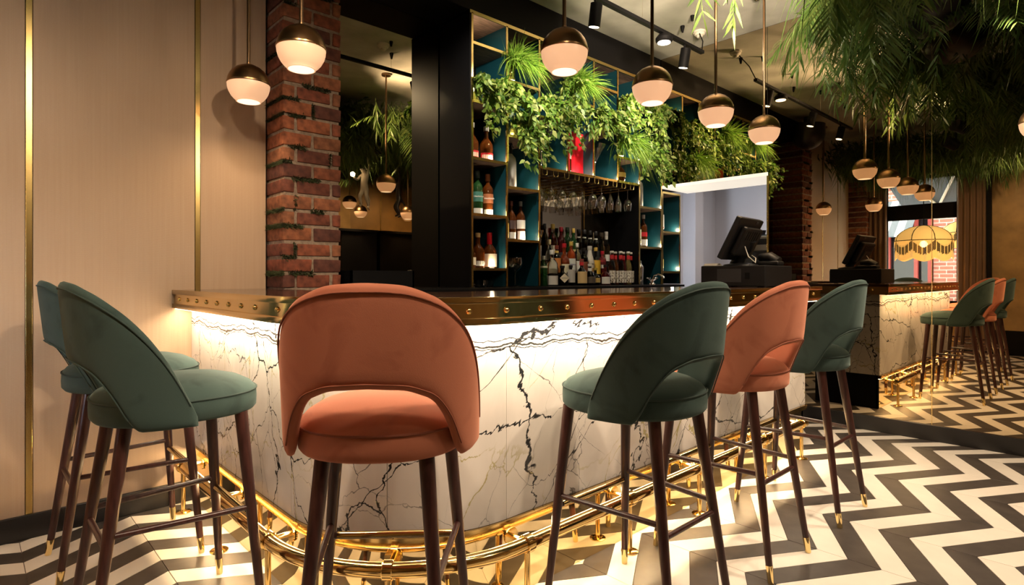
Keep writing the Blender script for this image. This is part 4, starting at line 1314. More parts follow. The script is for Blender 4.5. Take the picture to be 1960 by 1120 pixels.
# bay: back row
back = [
 (3.50, 'wine', 'clear', .345, .041, BLACK, (SILV, .05, .42), None, 'tall clear vodka bottle with black cap, against the brass divider'),
 (3.60, 'wine', 'black', .335, .034, BLACK, None, None, 'plain dark bottle behind the tall vodka bottle'),
 (3.70, 'wine', 'clear', .338, .043, GOLD, ((.70, .66, .55), .08, .45), None, 'clear vodka bottle with gold cap in the back row'),
 (3.806, 'wine', 'darkred', .318, .043, (.28, .01, .02), (BLACK, .1, .3), None, 'dark red vermouth bottle with maroon cap in the back row'),
 (3.886, 'spirit', 'green', .320, .040, (.02, .05, .03), (CREAM, .1, .3), None, 'dark green bottle in the back row'),
 (3.968, 'wine', 'green', .316, .036, GOLD, ((.5, .42, .2), .1, .4), None, 'olive bottle with gold foil neck in the back row'),
 (4.040, 'spirit', 'black', .312, .037, BLACK, (BLACK, .1, .4), (WHITE, .62, .78), 'black bottle with white neck label, first of four'),
 (4.120, 'spirit', 'black', .312, .037, BLACK, (BLACK, .1, .4), (WHITE, .62, .78), 'black bottle with white neck label, second of four'),
 (4.202, 'spirit', 'black', .308, .037, BLACK, (BLACK, .1, .4), (WHITE, .62, .78), 'black bottle with white neck label, third of four'),
 (4.285, 'spirit', 'black', .305, .037, BLACK, (BLACK, .1, .4), (WHITE, .62, .78), 'black bottle with white neck label, last of four'),
 (4.370, 'slim', 'clear', .298, .034, (.1, .08, .06), ((.6, .55, .42), .06, .22), None, 'slim pale bottle near the end of the back row'),
 (4.440, 'slim', 'clear', .310, .033, SILV, (SILV, .1, .3), (SILV, .62, .9), 'clear bottle with long silver neck at the end of the back row'),
]
for (x, k, g, h, r_, cap, lab, neck, name) in back:
    bottle(name, x, 3.44, 1.262, h, r_, k, g, cap, lab, neck=neck, group='bottles in the mirrored bay')
mid = [
 (3.55, 'wine', 'clear', .300, .037, (.75, .65, .40), ((.75, .72, .60), .08, .40), None, None, 'clear bottle with pale gold cap in the middle row'),
 (3.640, 'spirit', 'black', .255, .036, (.25, .05, .03), ((.62, .22, .05), .10, .58), (GOLD, .70, .82), None, 'dark bottle with orange picture label in the middle row'),
 (3.735, 'squat', 'orange', .275, .046, RED, ((.80, .74, .52), .05, .36), None, None, 'orange red aperitif bottle with pale label and red cap'),
 (3.825, 'spirit', 'orange', .295, .038, GOLD, ((.75, .80, .75), .15, .50), None, ('APEROL', .016, (.10, .06, .30)), 'orange aperitif bottle with gold cap and label reading APEROL'),
 (3.905, 'wine', 'clear', .285, .036, WHITE, (WHITE, .08, .45), None, None, 'clear bottle with white cap and plain white label in the middle row'),
 (3.990, 'spirit', 'black', .245, .040, BLACK, ((.22, .07, .03), .15, .50), None, None, 'dark brown coffee liqueur bottle beside the white coconut bottle'),
 (4.160, 'squat', 'black', .255, .042, GOLD, ((.80, .50, .05), .06, .55), None, None, 'dark liqueur bottle with tall yellow oval label'),
 (4.255, 'spirit', 'rose', .225, .036, (.55, .02, .04), ((.75, .70, .66), .30, .44), None, None, 'pink red liqueur bottle with red cap in the middle row'),
]
for (x, k, g, h, r_, cap, lab, neck, text, name) in mid:
    bottle(name, x, 3.34, 1.155, h, r_, k, g, cap, lab, neck=neck, text=text, group='bottles in the mirrored bay')
mat('coconut_white', (.78, .74, .68), .25)
bottle('white coconut rum bottle with a small label reading MALIBU', 4.075, 3.34, 1.155, .265, .041, 'cone', 'clear', (.7, .68, .64), ((.75, .70, .62), .28, .50), opaque='coconut_white', text=('MALIBU', .017, (.1, .06, .05)), lab2=((.45, .25, .06), .14, .26), group='bottles in the mirrored bay')
front = [
 (3.375, 'spirit', 'green', .240, .034, (.5, .5, .45), ((.55, .58, .45), .60, .66), None, 'green bottle in the front row against the brass divider'),
 (3.475, 'wine', 'clear', .290, .048, WHITE, ((.60, .58, .54), .03, .28), None, 'clear gin bottle with silver textured foot in the front row'),
 (3.600, 'squat', 'black', .165, .052, BLACK, None, None, 'squat black gin bottle with cream diamond label'),
 (3.705, 'spirit', 'black', .170, .036, BLACK, ((.50, .48, .45), .15, .78), None, 'small dark bottle with tall grey label in the front row'),
 (3.845, 'squat', 'black', .225, .046, (.30, .08, .06), ((.72, .52, .25), .08, .52), (RED, .75, .9), 'dark bottle with tan oval label in the front row'),
 (3.955, 'round', 'black', .185, .048, WHITE, ((.10, .08, .06), .1, .4), (WHITE, .6, .8), 'round black bottle with white neck in the front row'),
 (4.030, 'squat', 'black', .150, .042, (.6, .45, .1), ((.65, .48, .16), .15, .42), None, 'squat black bottle with gold label in the front row'),
 (4.170, 'squat', 'darkred', .180, .042, BLACK, (WHITE, .06, .40), None, 'dark bottle with framed white label beside the syrups'),
]
for (x, k, g, h, r_, cap, lab, neck, name) in front:
    b = bottle(name, x, 3.24, 1.0735, h, r_, k, g, cap, lab, neck=neck, group='bottles in the mirrored bay')
    if 'diamond' in name:
        ang = math.atan2(-3.24, -x) * .6 - PI / 2 * .4
        M_ = Matrix.Translation((.0535 * math.cos(ang), .0535 * math.sin(ang), .062)) @ Matrix.Rotation(ang + PI / 2, 4, 'Z')
        vs = [M_ @ Vector(p) for p in ((-.040, -.002, 0), (0, -.004, -.038), (.040, -.002, 0), (0, -.004, .038), (-.040, 0, 0), (0, -.002, -.038), (.040, 0, 0), (0, -.002, .038))]
        dl = MB().add(vs, [(0, 1, 2, 3), (7, 6, 5, 4), (0, 4, 5, 1), (1, 5, 6, 2), (2, 6, 7, 3), (3, 7, 4, 0)]).build('diamond_label', colmat(CREAM), b, local=True)
        o = link('lettering', lettering("HENDRICK'S", .0105, colmat(BLACK)), dl, True)
        o.location = (.0585 * math.cos(ang), .0585 * math.sin(ang), .062); o.rotation_euler = (PI / 2, 0, ang + PI / 2)
syr = [(4.245, 'clear', 'first'), (4.310, 'amber', 'second'), (4.375, 'clear', 'third'), (4.430, 'darkred', 'fourth'), (4.492, 'yellow', 'fifth'), (4.545, 'black', 'last')]
pm = printmat((.84, .80, .72), (.16, .12, .08), 70)
for i, (x, g, nth) in enumerate(syr):
    bottle('syrup bottle with white printed label and red band on its neck, %s in the row' % nth, x, 3.225 + (i % 2) * .012, 1.0735, .305 if i % 2 == 0 else .300, .032, 'slim', g, (.75, .72, .68), (WHITE, .06, .42), cap_frac=.06, neck=(RED, .72, .88), print2=pm, group='syrup bottles in the front row')

# siphons, big martini glasses, goblet, shaker, tray, red box
def siphon(x, y, z, label):
    t = thing('soda_siphon', (x, y, z), label, 'siphon')
    MB().lathe([(0, .0005), (.044, .0005), (.052, .01), (.052, .20), (.046, .235), (.024, .262), (.018, .27), (0, .27)], n=28).build('mesh_glass_body', 'frosted', t, smooth=50, local=True)
    hd = MB().lathe([(.021, .266), (.022, .30), (.016, .325), (.010, .345), (0, .35)], n=18).build('siphon_head', 'black_plastic', t, smooth=50, local=True)
    MB().path([(0, 0, .325), (-.03, -.01, .33), (-.048, -.016, .31), (-.05, -.017, .285)], [.008, .007, .006, .005], 8).build('spout', 'chrome', hd, smooth=60, local=True)
    MB().path([(0, 0, .345), (.03, .01, .352), (.055, .018, .325)], [.006, .006, .005], 8).build('lever', 'black_plastic', hd, smooth=60, local=True)
siphon(3.035, 3.27, 1.815, 'frosted soda siphon with black head in the second column')
siphon(4.705, 3.27, 1.805, 'frosted soda siphon with black head in the last column')
mart = MB().lathe([(0, 0), (.055, .001), (.052, .006), (.010, .012), (.006, .03), (.006, .12), (.010, .135), (.105, .30), (.103, .30), (.008, .140), (0, .136)], n=32).mesh('glass_body', 'thin_glass', smooth=40)
stemm = MB().lathe([(.007, .012), (.0075, .12), (.012, .137), (0, .14)], n=14).mesh('stem', 'chrome', smooth=50)
def martini(x, label):
    t = thing('martini_glass', (x, 3.27, 2.0055), label, 'glass', 'oversized martini glasses')
    link('glass_body', mart, t, True); link('stem', stemm, t, True)
martini(3.38, 'oversized martini glass under the trailing ivy')
martini(4.055, 'oversized martini glass beside the red gift box')
gb = thing('gift_box', (3.80, 3.30, 2.0055), 'open bright red gift box on the upper shelf', 'box')
MB().box(-.155, .125, .12, .13, 0, .37).build('box_back', 'red_card', gb, local=True)
MB().box(-.165, -.155, -.10, .13, 0, .37).build('box_side', 'red_card', gb, local=True)
MB().box(.0, .125, -.03, -.022, 0, .37).build('box_door', 'red_card', gb, local=True)
MB().box(-.048, .0, -.03, -.022, 0, .37, M=Matrix.Translation((-.002, .0, 0))).build('box_door', 'red_card', gb, local=True)
MB().box(-.165, .125, -.02, .13, 0, .006).build('box_floor', 'red_card', gb, local=True)
gg = thing('gin_goblet', (3.075, 3.25, 1.0735), 'large stemmed gin goblet at the foot of the second column', 'glass')
MB().lathe([(0, 0), (.042, .001), (.038, .006), (.008, .01), (.005, .02), (.005, .105), (.014, .115), (.048, .14), (.058, .175), (.052, .22), (.050, .22), (.056, .175), (.045, .142), (0, .118)], n=24).build('bowl', 'thin_glass', gg, smooth=60, local=True)
sh = thing('cocktail_shaker', (4.70, 3.24, 1.0735), 'steel cocktail shaker at the foot of the last column', 'shaker')
MB().lathe([(0, 0), (.032, 0), (.040, .15), (.041, .155), (.036, .175), (.02, .195), (.018, .215), (.014, .225), (0, .228)], n=24).build('shaker_body', 'chrome', sh, smooth=40, local=True)
tray = thing('crystal_bowl', (2.72, 3.24, 1.0735), 'low cut crystal dish at the foot of the first column', 'dish')
mb = MB(); n = 30
mb.lathe([(0, 0), (.085, 0), (.10, .05), (.097, .05), (.082, .006), (0, .006)], n=n, shape=lambda a: 1 + .05 * math.cos(15 * a))
mb.build('crystal_body', 'glass_clear', tray, local=True)

# ------------------------------------------------------------------ point of sale, tap, coffee machine
cd = thing('cash_drawer', (3.765, 1.76, ZT), 'black cash drawer box on the bar top', 'cash drawer')
MB().box(-.205, .205, -.21, .215, .004, .135).build('drawer_case', 'black_plastic', cd, local=True, bevel=.006)
MB().box(-.190, .190, .214, .222, .02, .12).build('drawer_front', 'grey_plastic', cd, local=True, bevel=.002)
MB().box(-.2075, -.204, -.06, .10, .03, .115).build('side_panel', 'grey_plastic', cd, local=True)
MB().box(-.208, -.204, -.115, -.085, .05, .09).build('lock_plate', 'black_matt', cd, local=True)
for dx in (-.17, .17):
    for dy in (-.17, .17):
        MB().box(dx - .015, dx + .015, dy - .015, dy + .015, 0, .006).build('foot', 'black_matt', cd, local=True)
zc_ = ZT + .135
pos = thing('till_monitor', (3.765, 1.80, zc_), 'black touch screen till monitor seen from behind', 'monitor')
Mt = Matrix.Translation((-.02, -.01, .175)) @ Matrix.Rotation(R(4), 4, 'Z') @ Matrix.Rotation(R(27), 4, 'X')
MB().box(-.19, .19, -.018, .022, -.145, .150, M=Mt).build('monitor_case', 'black_plastic', pos, local=True, bevel=.008)
MB().box(-.14, .15, -.062, -.016, -.10, .10, M=Mt).build('rear_housing', 'black_plastic', pos, local=True, bevel=.016)
MB().box(-.175, .175, .022, .0235, -.12, .125, M=Mt).build('screen', 'screen_face', pos, local=True)
for k in range(6):
    MB().box(-.10 + k * .035, -.083 + k * .035, -.0635, -.061, .02, .08, M=Mt).build('vent_slot', 'black_matt', pos, local=True)
MB().box(.06, .10, -.022, -.014, .125, .14, M=Mt).build('camera_plate', 'grey_plastic', pos, local=True)
MB().path([(.02, -.05, .17), (.035, -.015, .11), (.05, .03, .06), (.06, .06, .012)], [.034, .032, .03, .035], 14, sx=1.5).build('stand_arm', 'black_plastic', pos, smooth=60, local=True)
MB().lathe([(0, .0006), (.115, .0006), (.11, .012), (.05, .022), (0, .024)], n=26, c=(.06, .03, 0)).build('stand_base', 'black_plastic', pos, smooth=50, local=True)
MB().path([(-.06, -.05, .14), (-.085, -.09, .06), (-.05, -.12, .02), (0, -.10, .05), (.03, -.06, .07)], .0035, 8).build('cable', 'white_plastic', pos, smooth=60, local=True)
ct = thing('card_terminal', (3.90, 1.68, zc_), 'black rounded card terminal on the cash drawer', 'card terminal')
MB().box(-.05, .05, -.09, .09, 0.0006, .035).build('terminal_body', 'black_plastic', ct, local=True, bevel=.014, seg=3)
MB().path([(0, -.07, .03), (0, -.02, .06), (0, .05, .055)], [.03, .034, .026], 12, sx=1.4).build('terminal_head', 'black_plastic', ct, local=True, smooth=60)
pp = thing('receipt_pad', (3.60, 1.93, zc_), 'small stack of white receipts on the cash drawer', 'paper')
for k in range(4):
    MB().box(-.035 + k * .002, .05 - k * .003, -.06, .03, .0006 + k * .004, .004 + k * .004, M=Matrix.Rotation(.1 * k, 4, 'Z')).build('receipt', 'paper', pp, local=True)
tp = thing('bar_tap', (4.62, 3.05, 1.0735), 'chrome two handle bar tap by the opening', 'tap')
MB().lathe([(0, 0), (.03, 0), (.028, .012), (.014, .02), (.014, .05), (0, .055)], n=18).build('tap_body', 'chrome', tp, smooth=50, local=True)
MB().path([(0, 0, .04), (-.02, -.04, .085), (-.03, -.09, .095), (-.035, -.14, .07), (-.036, -.145, .055)], .009, 10).build('spout', 'chrome', tp, smooth=60, local=True)
for s_ in (-1, 1):
    h_ = MB().tube((0, 0, .03), (s_ * .06, 0, .05), .008, n=10).build('handle', 'chrome', tp, smooth=60, local=True)
    MB().path([(s_ * .06, -.02, .06), (s_ * .06, .02, .06)], .006, 8).path([(s_ * .045, 0, .06), (s_ * .08, 0, .062)], .006, 8).build('cross_handle', 'chrome', h_, smooth=60, local=True)
kt = thing('kitchen_counter', (6.3, 2.75, 0), 'steel kitchen counter beyond the opening', 'counter')
MB().box(5.75, 6.9, 2.3, 3.1, 0, 1.14).build('counter_body', 'steel', kt, bevel=.004)
cm = thing('coffee_machine', (6.1, 2.66, 1.1405), 'steel espresso machine in the kitchen beyond the opening', 'coffee machine')
MB().box(-.22, .3, -.25, .25, .0, .06).build('drip_base', 'machine_steel', cm, local=True, bevel=.006)
MB().box(-.02, .3, -.25, .25, .06, .30).build('machine_body', 'machine_steel', cm, local=True, bevel=.01)
MB().box(-.22, .3, -.25, .25, .26, .42).build('upper_hood', 'machine_steel', cm, local=True, bevel=.012)
MB().box(-.225, -.218, -.2, .2, .33, .39).build('button_panel', 'black_plastic', cm, local=True)
for dy in (-.12, .12):
    g_ = MB().tube((-.12, dy, .27), (-.12, dy, .20), .032, n=16).build('group_head', 'chrome', cm, smooth=50, local=True)
    MB().path([(-.12, dy, .21), (-.2, dy, .20), (-.27, dy, .19)], .012, 10).build('portafilter', 'black_plastic', g_, smooth=60, local=True)
MB().box(-.1, .25, -.22, .22, .42, .44).build('cup_rail', 'chrome', cm, local=True, bevel=.004)
for i in range(5):
    c_ = thing('coffee_cup', (6.12 + (i % 2) * .09, 2.54 + i * .075, 1.582), 'dark coffee cup on the espresso machine, %s from the brass jamb' % ORD[i], 'cup', 'cups on the espresso machine')
    MB().lathe([(0, 0), (.022, 0), (.036, .05), (.033, .05), (.02, .005), (0, .005)], n=16).build('cup_body', 'black_lacquer', c_, smooth=50, local=True)

# ------------------------------------------------------------------ ceiling fittings
trk = thing('light_track', (3.1, 2.46, 3.0), 'black spotlight track hanging over the bar', 'light track')
MB().box(1.75, 4.46, 2.443, 2.477, 2.99, 3.015).build('track_bar', 'black_matt', trk)
MB().path([(4.45, 2.46, 3.01), (4.52, 2.49, 3.12), (4.60, 2.57, 3.245)], .005, 6).build('feed_cable', 'black_matt', trk, smooth=60)
for x in (2.0, 2.8, 3.6, 4.3):
    MB().tube((x, 2.46, 3.01), (x, 2.46, ZC - .03), .0012, n=5).build('suspension_wire', 'steel', trk)
    MB().lathe([(0, 0), (.009, 0), (.016, .04), (.016, .045), (0, .045)], n=12, c=(x, 2.46, ZC - .045)).build('wire_anchor', 'black_matt', trk, smooth=40)
def spot_head(x, aim, label):
    t = thing('track_spotlight', (x, 2.46, 2.80), label, 'spotlight', 'spotlights on the track')
    p = Vector((x, 2.46, 2.885)); d = (Vector(aim) - p).normalized()
    d = (d * 0.35 + Vector((0, 0, -1))).normalized()
    a = p - d * .075; b = p + d * .075
    hd = MB().path([a, a + d * .002, b], [.036, .040, .040], 22).build('spot_can', 'black_matt', t, smooth=50)
    MB().tube(b - d * .004, b + d * .0015, .034, n=22).build('lens', 'spot_glow', hd, smooth=50)
    MB().path([(x, 2.46, 2.99), (x, 2.46, 2.955), a + d * .03], .009, 8).build('bracket', 'black_matt', t, smooth=60)
    q = b + d * .02
    return q
for x, aim, lab in ((3.06, (3.3, 3.1, 2.4), 'black track spotlight nearest the black shelf side panel'), (4.18, (4.4, 3.1, 2.4), 'black track spotlight nearest the mirror wall'), (2.15, (2.7, 3.1, 2.3), 'black track spotlight at the pillar end of the track')):
    spot_head(x, aim, lab)
for p_, t_, w_ in (((3.06, 2.50, 2.79), (3.05, 3.1, 2.50), 46), ((4.18, 2.50, 2.79), (4.40, 3.1, 2.40), 48), ((2.15, 2.50, 2.79), (2.75, 3.12, 2.35), 36), ((3.6, 2.50, 2.80), (3.72, 3.1, 2.55), 42), ((4.10, 2.40, 2.82), (4.25, 1.45, 2.75), 30)):  # last entry has no can, added to brighten the ceiling foliage
    lamp('track_light', 'SPOT', p_, w_, (1.0, 0.86, 0.66), t_, angle=75, blend=0.8, radius=0.03)
rl = thing('round_track_lamp', (3.885, 2.46, 2.90), 'round flat black lamp on the spotlight track', 'lamp')
MB().lathe([(0, 0.004), (.050, .004), (.062, .012), (.064, .035), (.045, .06), (0, .062)], n=26, c=(3.885, 2.46, 2.925)).build('lamp_body', 'black_matt', rl, smooth=40)
MB().lathe([(0, 0), (.048, 0), (.048, .005), (0, .005)], n=24, c=(3.885, 2.46, 2.924)).build('lens', 'spot_glow', rl, smooth=40)
def detector(x, y, label, dome=False):
    t = thing('smoke_detector', (x, y, ZC - .06), label, 'smoke detector')
    MB().lathe([(0, .02), (.035, .02), (.045, .03), (.045, .04), (.054, .042), (.054, .058), (0, .058)], n=24).build('detector_body', 'white_plastic', t, smooth=40, local=True)
    MB().lathe([(0, 0), (.018, .002), (.026, .012), (.026, .022)], n=18).build('sensor_cap', 'chrome' if dome else 'white_plastic', t, smooth=50, local=True)
detector(4.62, 2.575, 'flat white ceiling rose where the track cable ends')
detector(2.78, 2.36, 'white smoke detector on the ceiling above the track')
detector(1.50, 2.33, 'white smoke detector on the ceiling near the fabric wall')
detector(4.30, 1.93, 'white camera dome on the ceiling by the hanging plants', True)
detector(3.85, 1.80, 'small chrome camera dome above the last pendants', True)
for (x, y, lab) in ((4.42, 2.62, 'small black sprinkler head beside the track cable rose'), (3.15, 2.62, 'small black sprinkler head, second along the ceiling'), (2.95, 2.22, 'small black sprinkler head beside the smoke detector')):
    t = thing('sprinkler_head', (x, y, ZC - .055), lab, 'sprinkler')
    MB().lathe([(0, 0), (.008, 0), (.012, .02), (.018, .045), (.018, .055), (0, .055)], n=12).build('sprinkler_body', 'black_matt', t, smooth=40, local=True)
def dome_duct(x, y, z, r_, label):
    t = thing('ceiling_dome', (x, y, z), label, 'ceiling dome')
    MB().lathe([(0, -r_)] + [(r_ * math.sin(R(a)), -r_ * math.cos(R(a))) for a in (12, 25, 38, 52, 66, 80, 90)] + [(r_, .12), (0, .12)], n=40).build('dome_shell', 'duct_black', t, smooth=50, local=True)
    MB().tube((0, 0, .12), (0, 0, ZC - z), .06, n=16).build('mount', 'duct_black', t, smooth=50, local=True)
dome_duct(4.60, 0.92, 2.93, 0.215, 'dark rounded dome hanging among the plants beside the mirror')
dome_duct(1.73, 2.98, 3.03, 0.20, 'dark rounded dome near the ceiling behind the bar')
# fixtures of the ceiling spots, added fill lamps included
for i, (p, t, w, a) in enumerate(CEILING_SPOTS):
    th_ = thing('ceiling_spotlight', (p[0], p[1], p[2]), 'black spotlight hidden among the ceiling plants, %s' % ('lighting the green stools by the fabric wall', 'lighting the orange corner stool', 'lighting the middle stools', 'lighting the floor by the mirror', 'added to wash the ceiling over the bar', 'added to wash the ceiling by the mirror', 'added to light the gold brown wall across the room', 'lighting the fabric wall', 'lighting the bar front', 'added to light the street wall')[i], 'spotlight', 'spotlights hidden among the ceiling plants')
    d = (Vector(t) - Vector(p)).normalized(); b = Vector(p) - d * .03; a2 = b - d * .12
    MB().path([a2, b], [.05, .058], 18).build('spot_can', 'black_matt', th_, smooth=50)
    MB().tube(a2, (a2.x, a2.y, ZC), .008, n=8).build('drop_rod', 'black_matt', th_, smooth=50)

# ------------------------------------------------------------------ plants
def strips(base, d, L, W, droop, prof, side=None):
    """leaf blades as an array of strips; returns verts, quads"""
    N = len(base); S = len(prof)
    d = d / np.linalg.norm(d, axis=1, keepdims=True)
    if side is None:
        rv_ = RNG.normal(size=(N, 3)); side = np.cross(d, rv_)
    side = side / (np.linalg.norm(side, axis=1, keepdims=True) + 1e-9)
    out = np.zeros((N, S, 2, 3))
    for k in range(S):
        t = k / (S - 1)
        c_ = base + d * (L * t)[:, None]
        c_[:, 2] -= droop * L * t * t
        h = side * (W * prof[k] * 0.5)[:, None]
        out[:, k, 0] = c_ - h; out[:, k, 1] = c_ + h
    v = out.reshape(-1, 3)
    idx = np.arange(N)[:, None] * (2 * S)
    q = []
    for k in range(S - 1):
        q.append(idx + np.array([[2 * k, 2 * k + 1, 2 * k + 3, 2 * k + 2]]))
    return v, np.concatenate(q, 0)
def np_mesh(name, parts, matname):
    V, Q = [], []; o = 0
    for v, q in parts:
        V.append(v); Q.append(q + o); o += len(v)
    V = np.concatenate(V); Q = np.concatenate(Q)
    me = bpy.data.meshes.new(name)
    me.vertices.add(len(V)); me.vertices.foreach_set('co', V.astype(np.float32).ravel())
    me.loops.add(Q.size); me.loops.foreach_set('vertex_index', Q.astype(np.int32).ravel())
    me.polygons.add(len(Q)); me.polygons.foreach_set('loop_start', np.arange(0, Q.size, 4, dtype=np.int32))
    me.polygons.foreach_set('loop_total', np.full(len(Q), 4, dtype=np.int32))
    me.polygons.foreach_set('use_smooth', np.ones(len(Q), dtype=bool))
    me.materials.append(MATS[matname])
    me.update(calc_edges=True); me.validate()
    return me
IVY = [.25, 1.0, .72, .08]
GRASS = [.8, 1.0, .8, .45, .05]
LANCE = [.15, .8, 1.0, .6, .05]

vase_me = MB().lathe([(0, .002), (.042, .002), (.048, .01), (.050, .11), (.046, .13), (.044, .13), (.046, .11), (.044, .012), (0, .008)], n=24).mesh('glass_vase', 'thin_glass', smooth=50)
moss_me = MB().lathe([(0, .014), (.040, .014), (.043, .06), (.040, .10), (.025, .125), (0, .13)], n=18).mesh('moss_filling', 'moss_yellow', smooth=60)
glow_me = MB().lathe([(0, .0), (.046, .0), (.049, .004), (.046, .012), (0, .012)], n=20).mesh('lit_base', 'puck_glow', smooth=30)

def ivy(x, z, label, xr, zlow, nv, fwd=0.14, leaves=6, vase=True):
    t = thing('ivy_plant', (x, 3.24, z), label, 'plant', 'trailing ivy on the back bar shelves')
    if vase:
        link('glass_vase', vase_me, t, True); link('moss_filling', moss_me, t, True); link('lit_base', glow_me, t, True)
    stems = MB(); B, D = [], []
    rnd = random.Random(int(x * 1000))
    for k in range(nv):
        p = Vector((x + rnd.uniform(-.03, .03), 3.22, z + .12))
        tx = rnd.uniform(*xr); tz = rnd.uniform(zlow, z + .10); ty = 3.12 - rnd.uniform(0, fwd)
        mid_ = Vector((p.x + (tx - p.x) * .4, 3.14 - rnd.uniform(0, fwd * .6), z + .14 + rnd.uniform(-.02, .10)))
        end = Vector((tx, ty, tz))
        pts = []
        for i in range(13):
            u = i / 12
            q = p * (1 - u) ** 2 + mid_ * 2 * u * (1 - u) + end * u * u
            q += Vector((rnd.uniform(-.01, .01), rnd.uniform(-.01, .01), rnd.uniform(-.01, .01)))
            if q.z < z + .01 and q.y > 3.14: q.y = 3.13
            pts.append(q)
        stems.path(pts, .0014, 4)
        for i in range(1, 13):
            dirv = (pts[i] - pts[i - 1]).normalized()
            for _ in range(leaves):
                B.append(pts[i] + (pts[i - 1] - pts[i]) * rnd.random() + Vector((rnd.gauss(0, .012), rnd.gauss(-.006, .012), rnd.gauss(0, .012))))
                D.append(dirv * .5 + Vector((rnd.gauss(0, .8), rnd.gauss(-.35, .5), rnd.gauss(-.25, .6))))
    B = np.array(B); D = np.array(D); N = len(B)
    nrm = RNG.normal(size=(N, 3)) * .7 + np.array([-.5, -.8, .35])
    side = np.cross(D, nrm)
    v, q = strips(B, D, RNG.uniform(.028, .058, N), RNG.uniform(.018, .036, N), RNG.uniform(0, .5, N), IVY, side)
    tag(link('foliage', np_mesh('foliage', [(v, q)], 'ivy_leaf'), t), kind='stuff')
    stems.build('stems', 'moss', t)
    return t
ivy(2.655, 2.383, 'trailing ivy in a lit moss vase, first plant beside the black panel', (2.57, 2.88), 2.06, 13, .22)
ivy(2.84, 2.383, 'bushy ivy spilling between the first two shelf columns', (2.70, 3.12), 2.22, 13, .16, vase=False)
ivy(3.035, 2.195, 'ivy in a lit moss vase trailing lowest in front of the second column', (2.98, 3.30), 1.95, 13, .13)
ivy(3.34, 2.40, 'ivy spilling over the stemware rack', (3.18, 3.62), 2.08, 15, .15, vase=False)
ivy(3.62, 2.60, 'ivy hanging beside the red gift box', (3.42, 3.85), 2.22, 13, .16)
ivy(4.02, 2.42, 'ivy hanging above the big martini glass', (3.80, 4.25), 2.26, 14, .17)
ivy(4.36, 2.60, 'ivy trailing beside the second grass tuft', (4.12, 4.60), 2.15, 14, .17, vase=False)
ivy(4.68, 2.215, 'ivy in a lit moss vase in the last column', (4.50, 4.90), 1.98, 16, .18)
ivy(4.80, 2.60, 'ivy bushing against the mirror wall', (4.55, 4.92), 2.12, 16, .20, vase=False)

def grass(x, z, label, n, up, hang):
    t = thing('grass_plant', (x, 3.22, z), label, 'plant', 'tufted grass plants on the back bar shelves')
    link('glass_vase', vase_me, t, True); link('moss_filling', moss_me, t, True); link('lit_base', glow_me, t, True)
    B = np.stack([RNG.normal(x, .035, n), RNG.normal(3.17, .025, n), np.full(n, z + .12)], 1)
    D = np.stack([RNG.normal(.30, .60, n), RNG.normal(-.75, .35, n), RNG.uniform(.1, up, n)], 1)
    v, q = strips(B, D, RNG.uniform(.18, .34, n), RNG.uniform(.006, .010, n), RNG.uniform(.2, hang, n), GRASS)
    tag(link('foliage', np_mesh('foliage', [(v, q)], 'grass_leaf'), t), kind='stuff')
grass(2.985, 2.600, 'bright grass tuft highest on the shelves, in the second column', 620, 1.5, 1.3)
grass(3.665, 2.600, 'bright grass tuft above the red gift box', 520, 1.2, 1.2)
grass(4.330, 2.225, 'bright grass tuft hanging over the cognac decanter', 520, .7, 1.6)
# moss along some shelf edges
for x0, x1, z in ((2.585, 2.895, 2.383), (2.915, 3.235, 2.195), (4.255, 4.565, 2.005), (4.585, 4.93, 2.215)):
    mb = MB(); K = 40
    for i in range(K):
        xx = x0 + (x1 - x0) * (i + .5) / K; s_ = random.uniform(.006, .011)
        mb.box(xx - .006, xx + .006, SY0 - .004 - s_, SY0 - .002, z - .02, z - .02 + s_ * 2)
    tag(mb.build('moss_edging', 'moss_yellow', unit), kind='stuff')
mb = MB()
for i in range(60):
    zz = 1.99 + .40 * i / 60; s_ = random.uniform(.006, .011)
    mb.box(2.899, 2.911, SY0 - .005 - s_, SY0 - .003, zz, zz + .008)
tag(mb.build('moss_edging', 'moss_yellow', unit), kind='stuff')

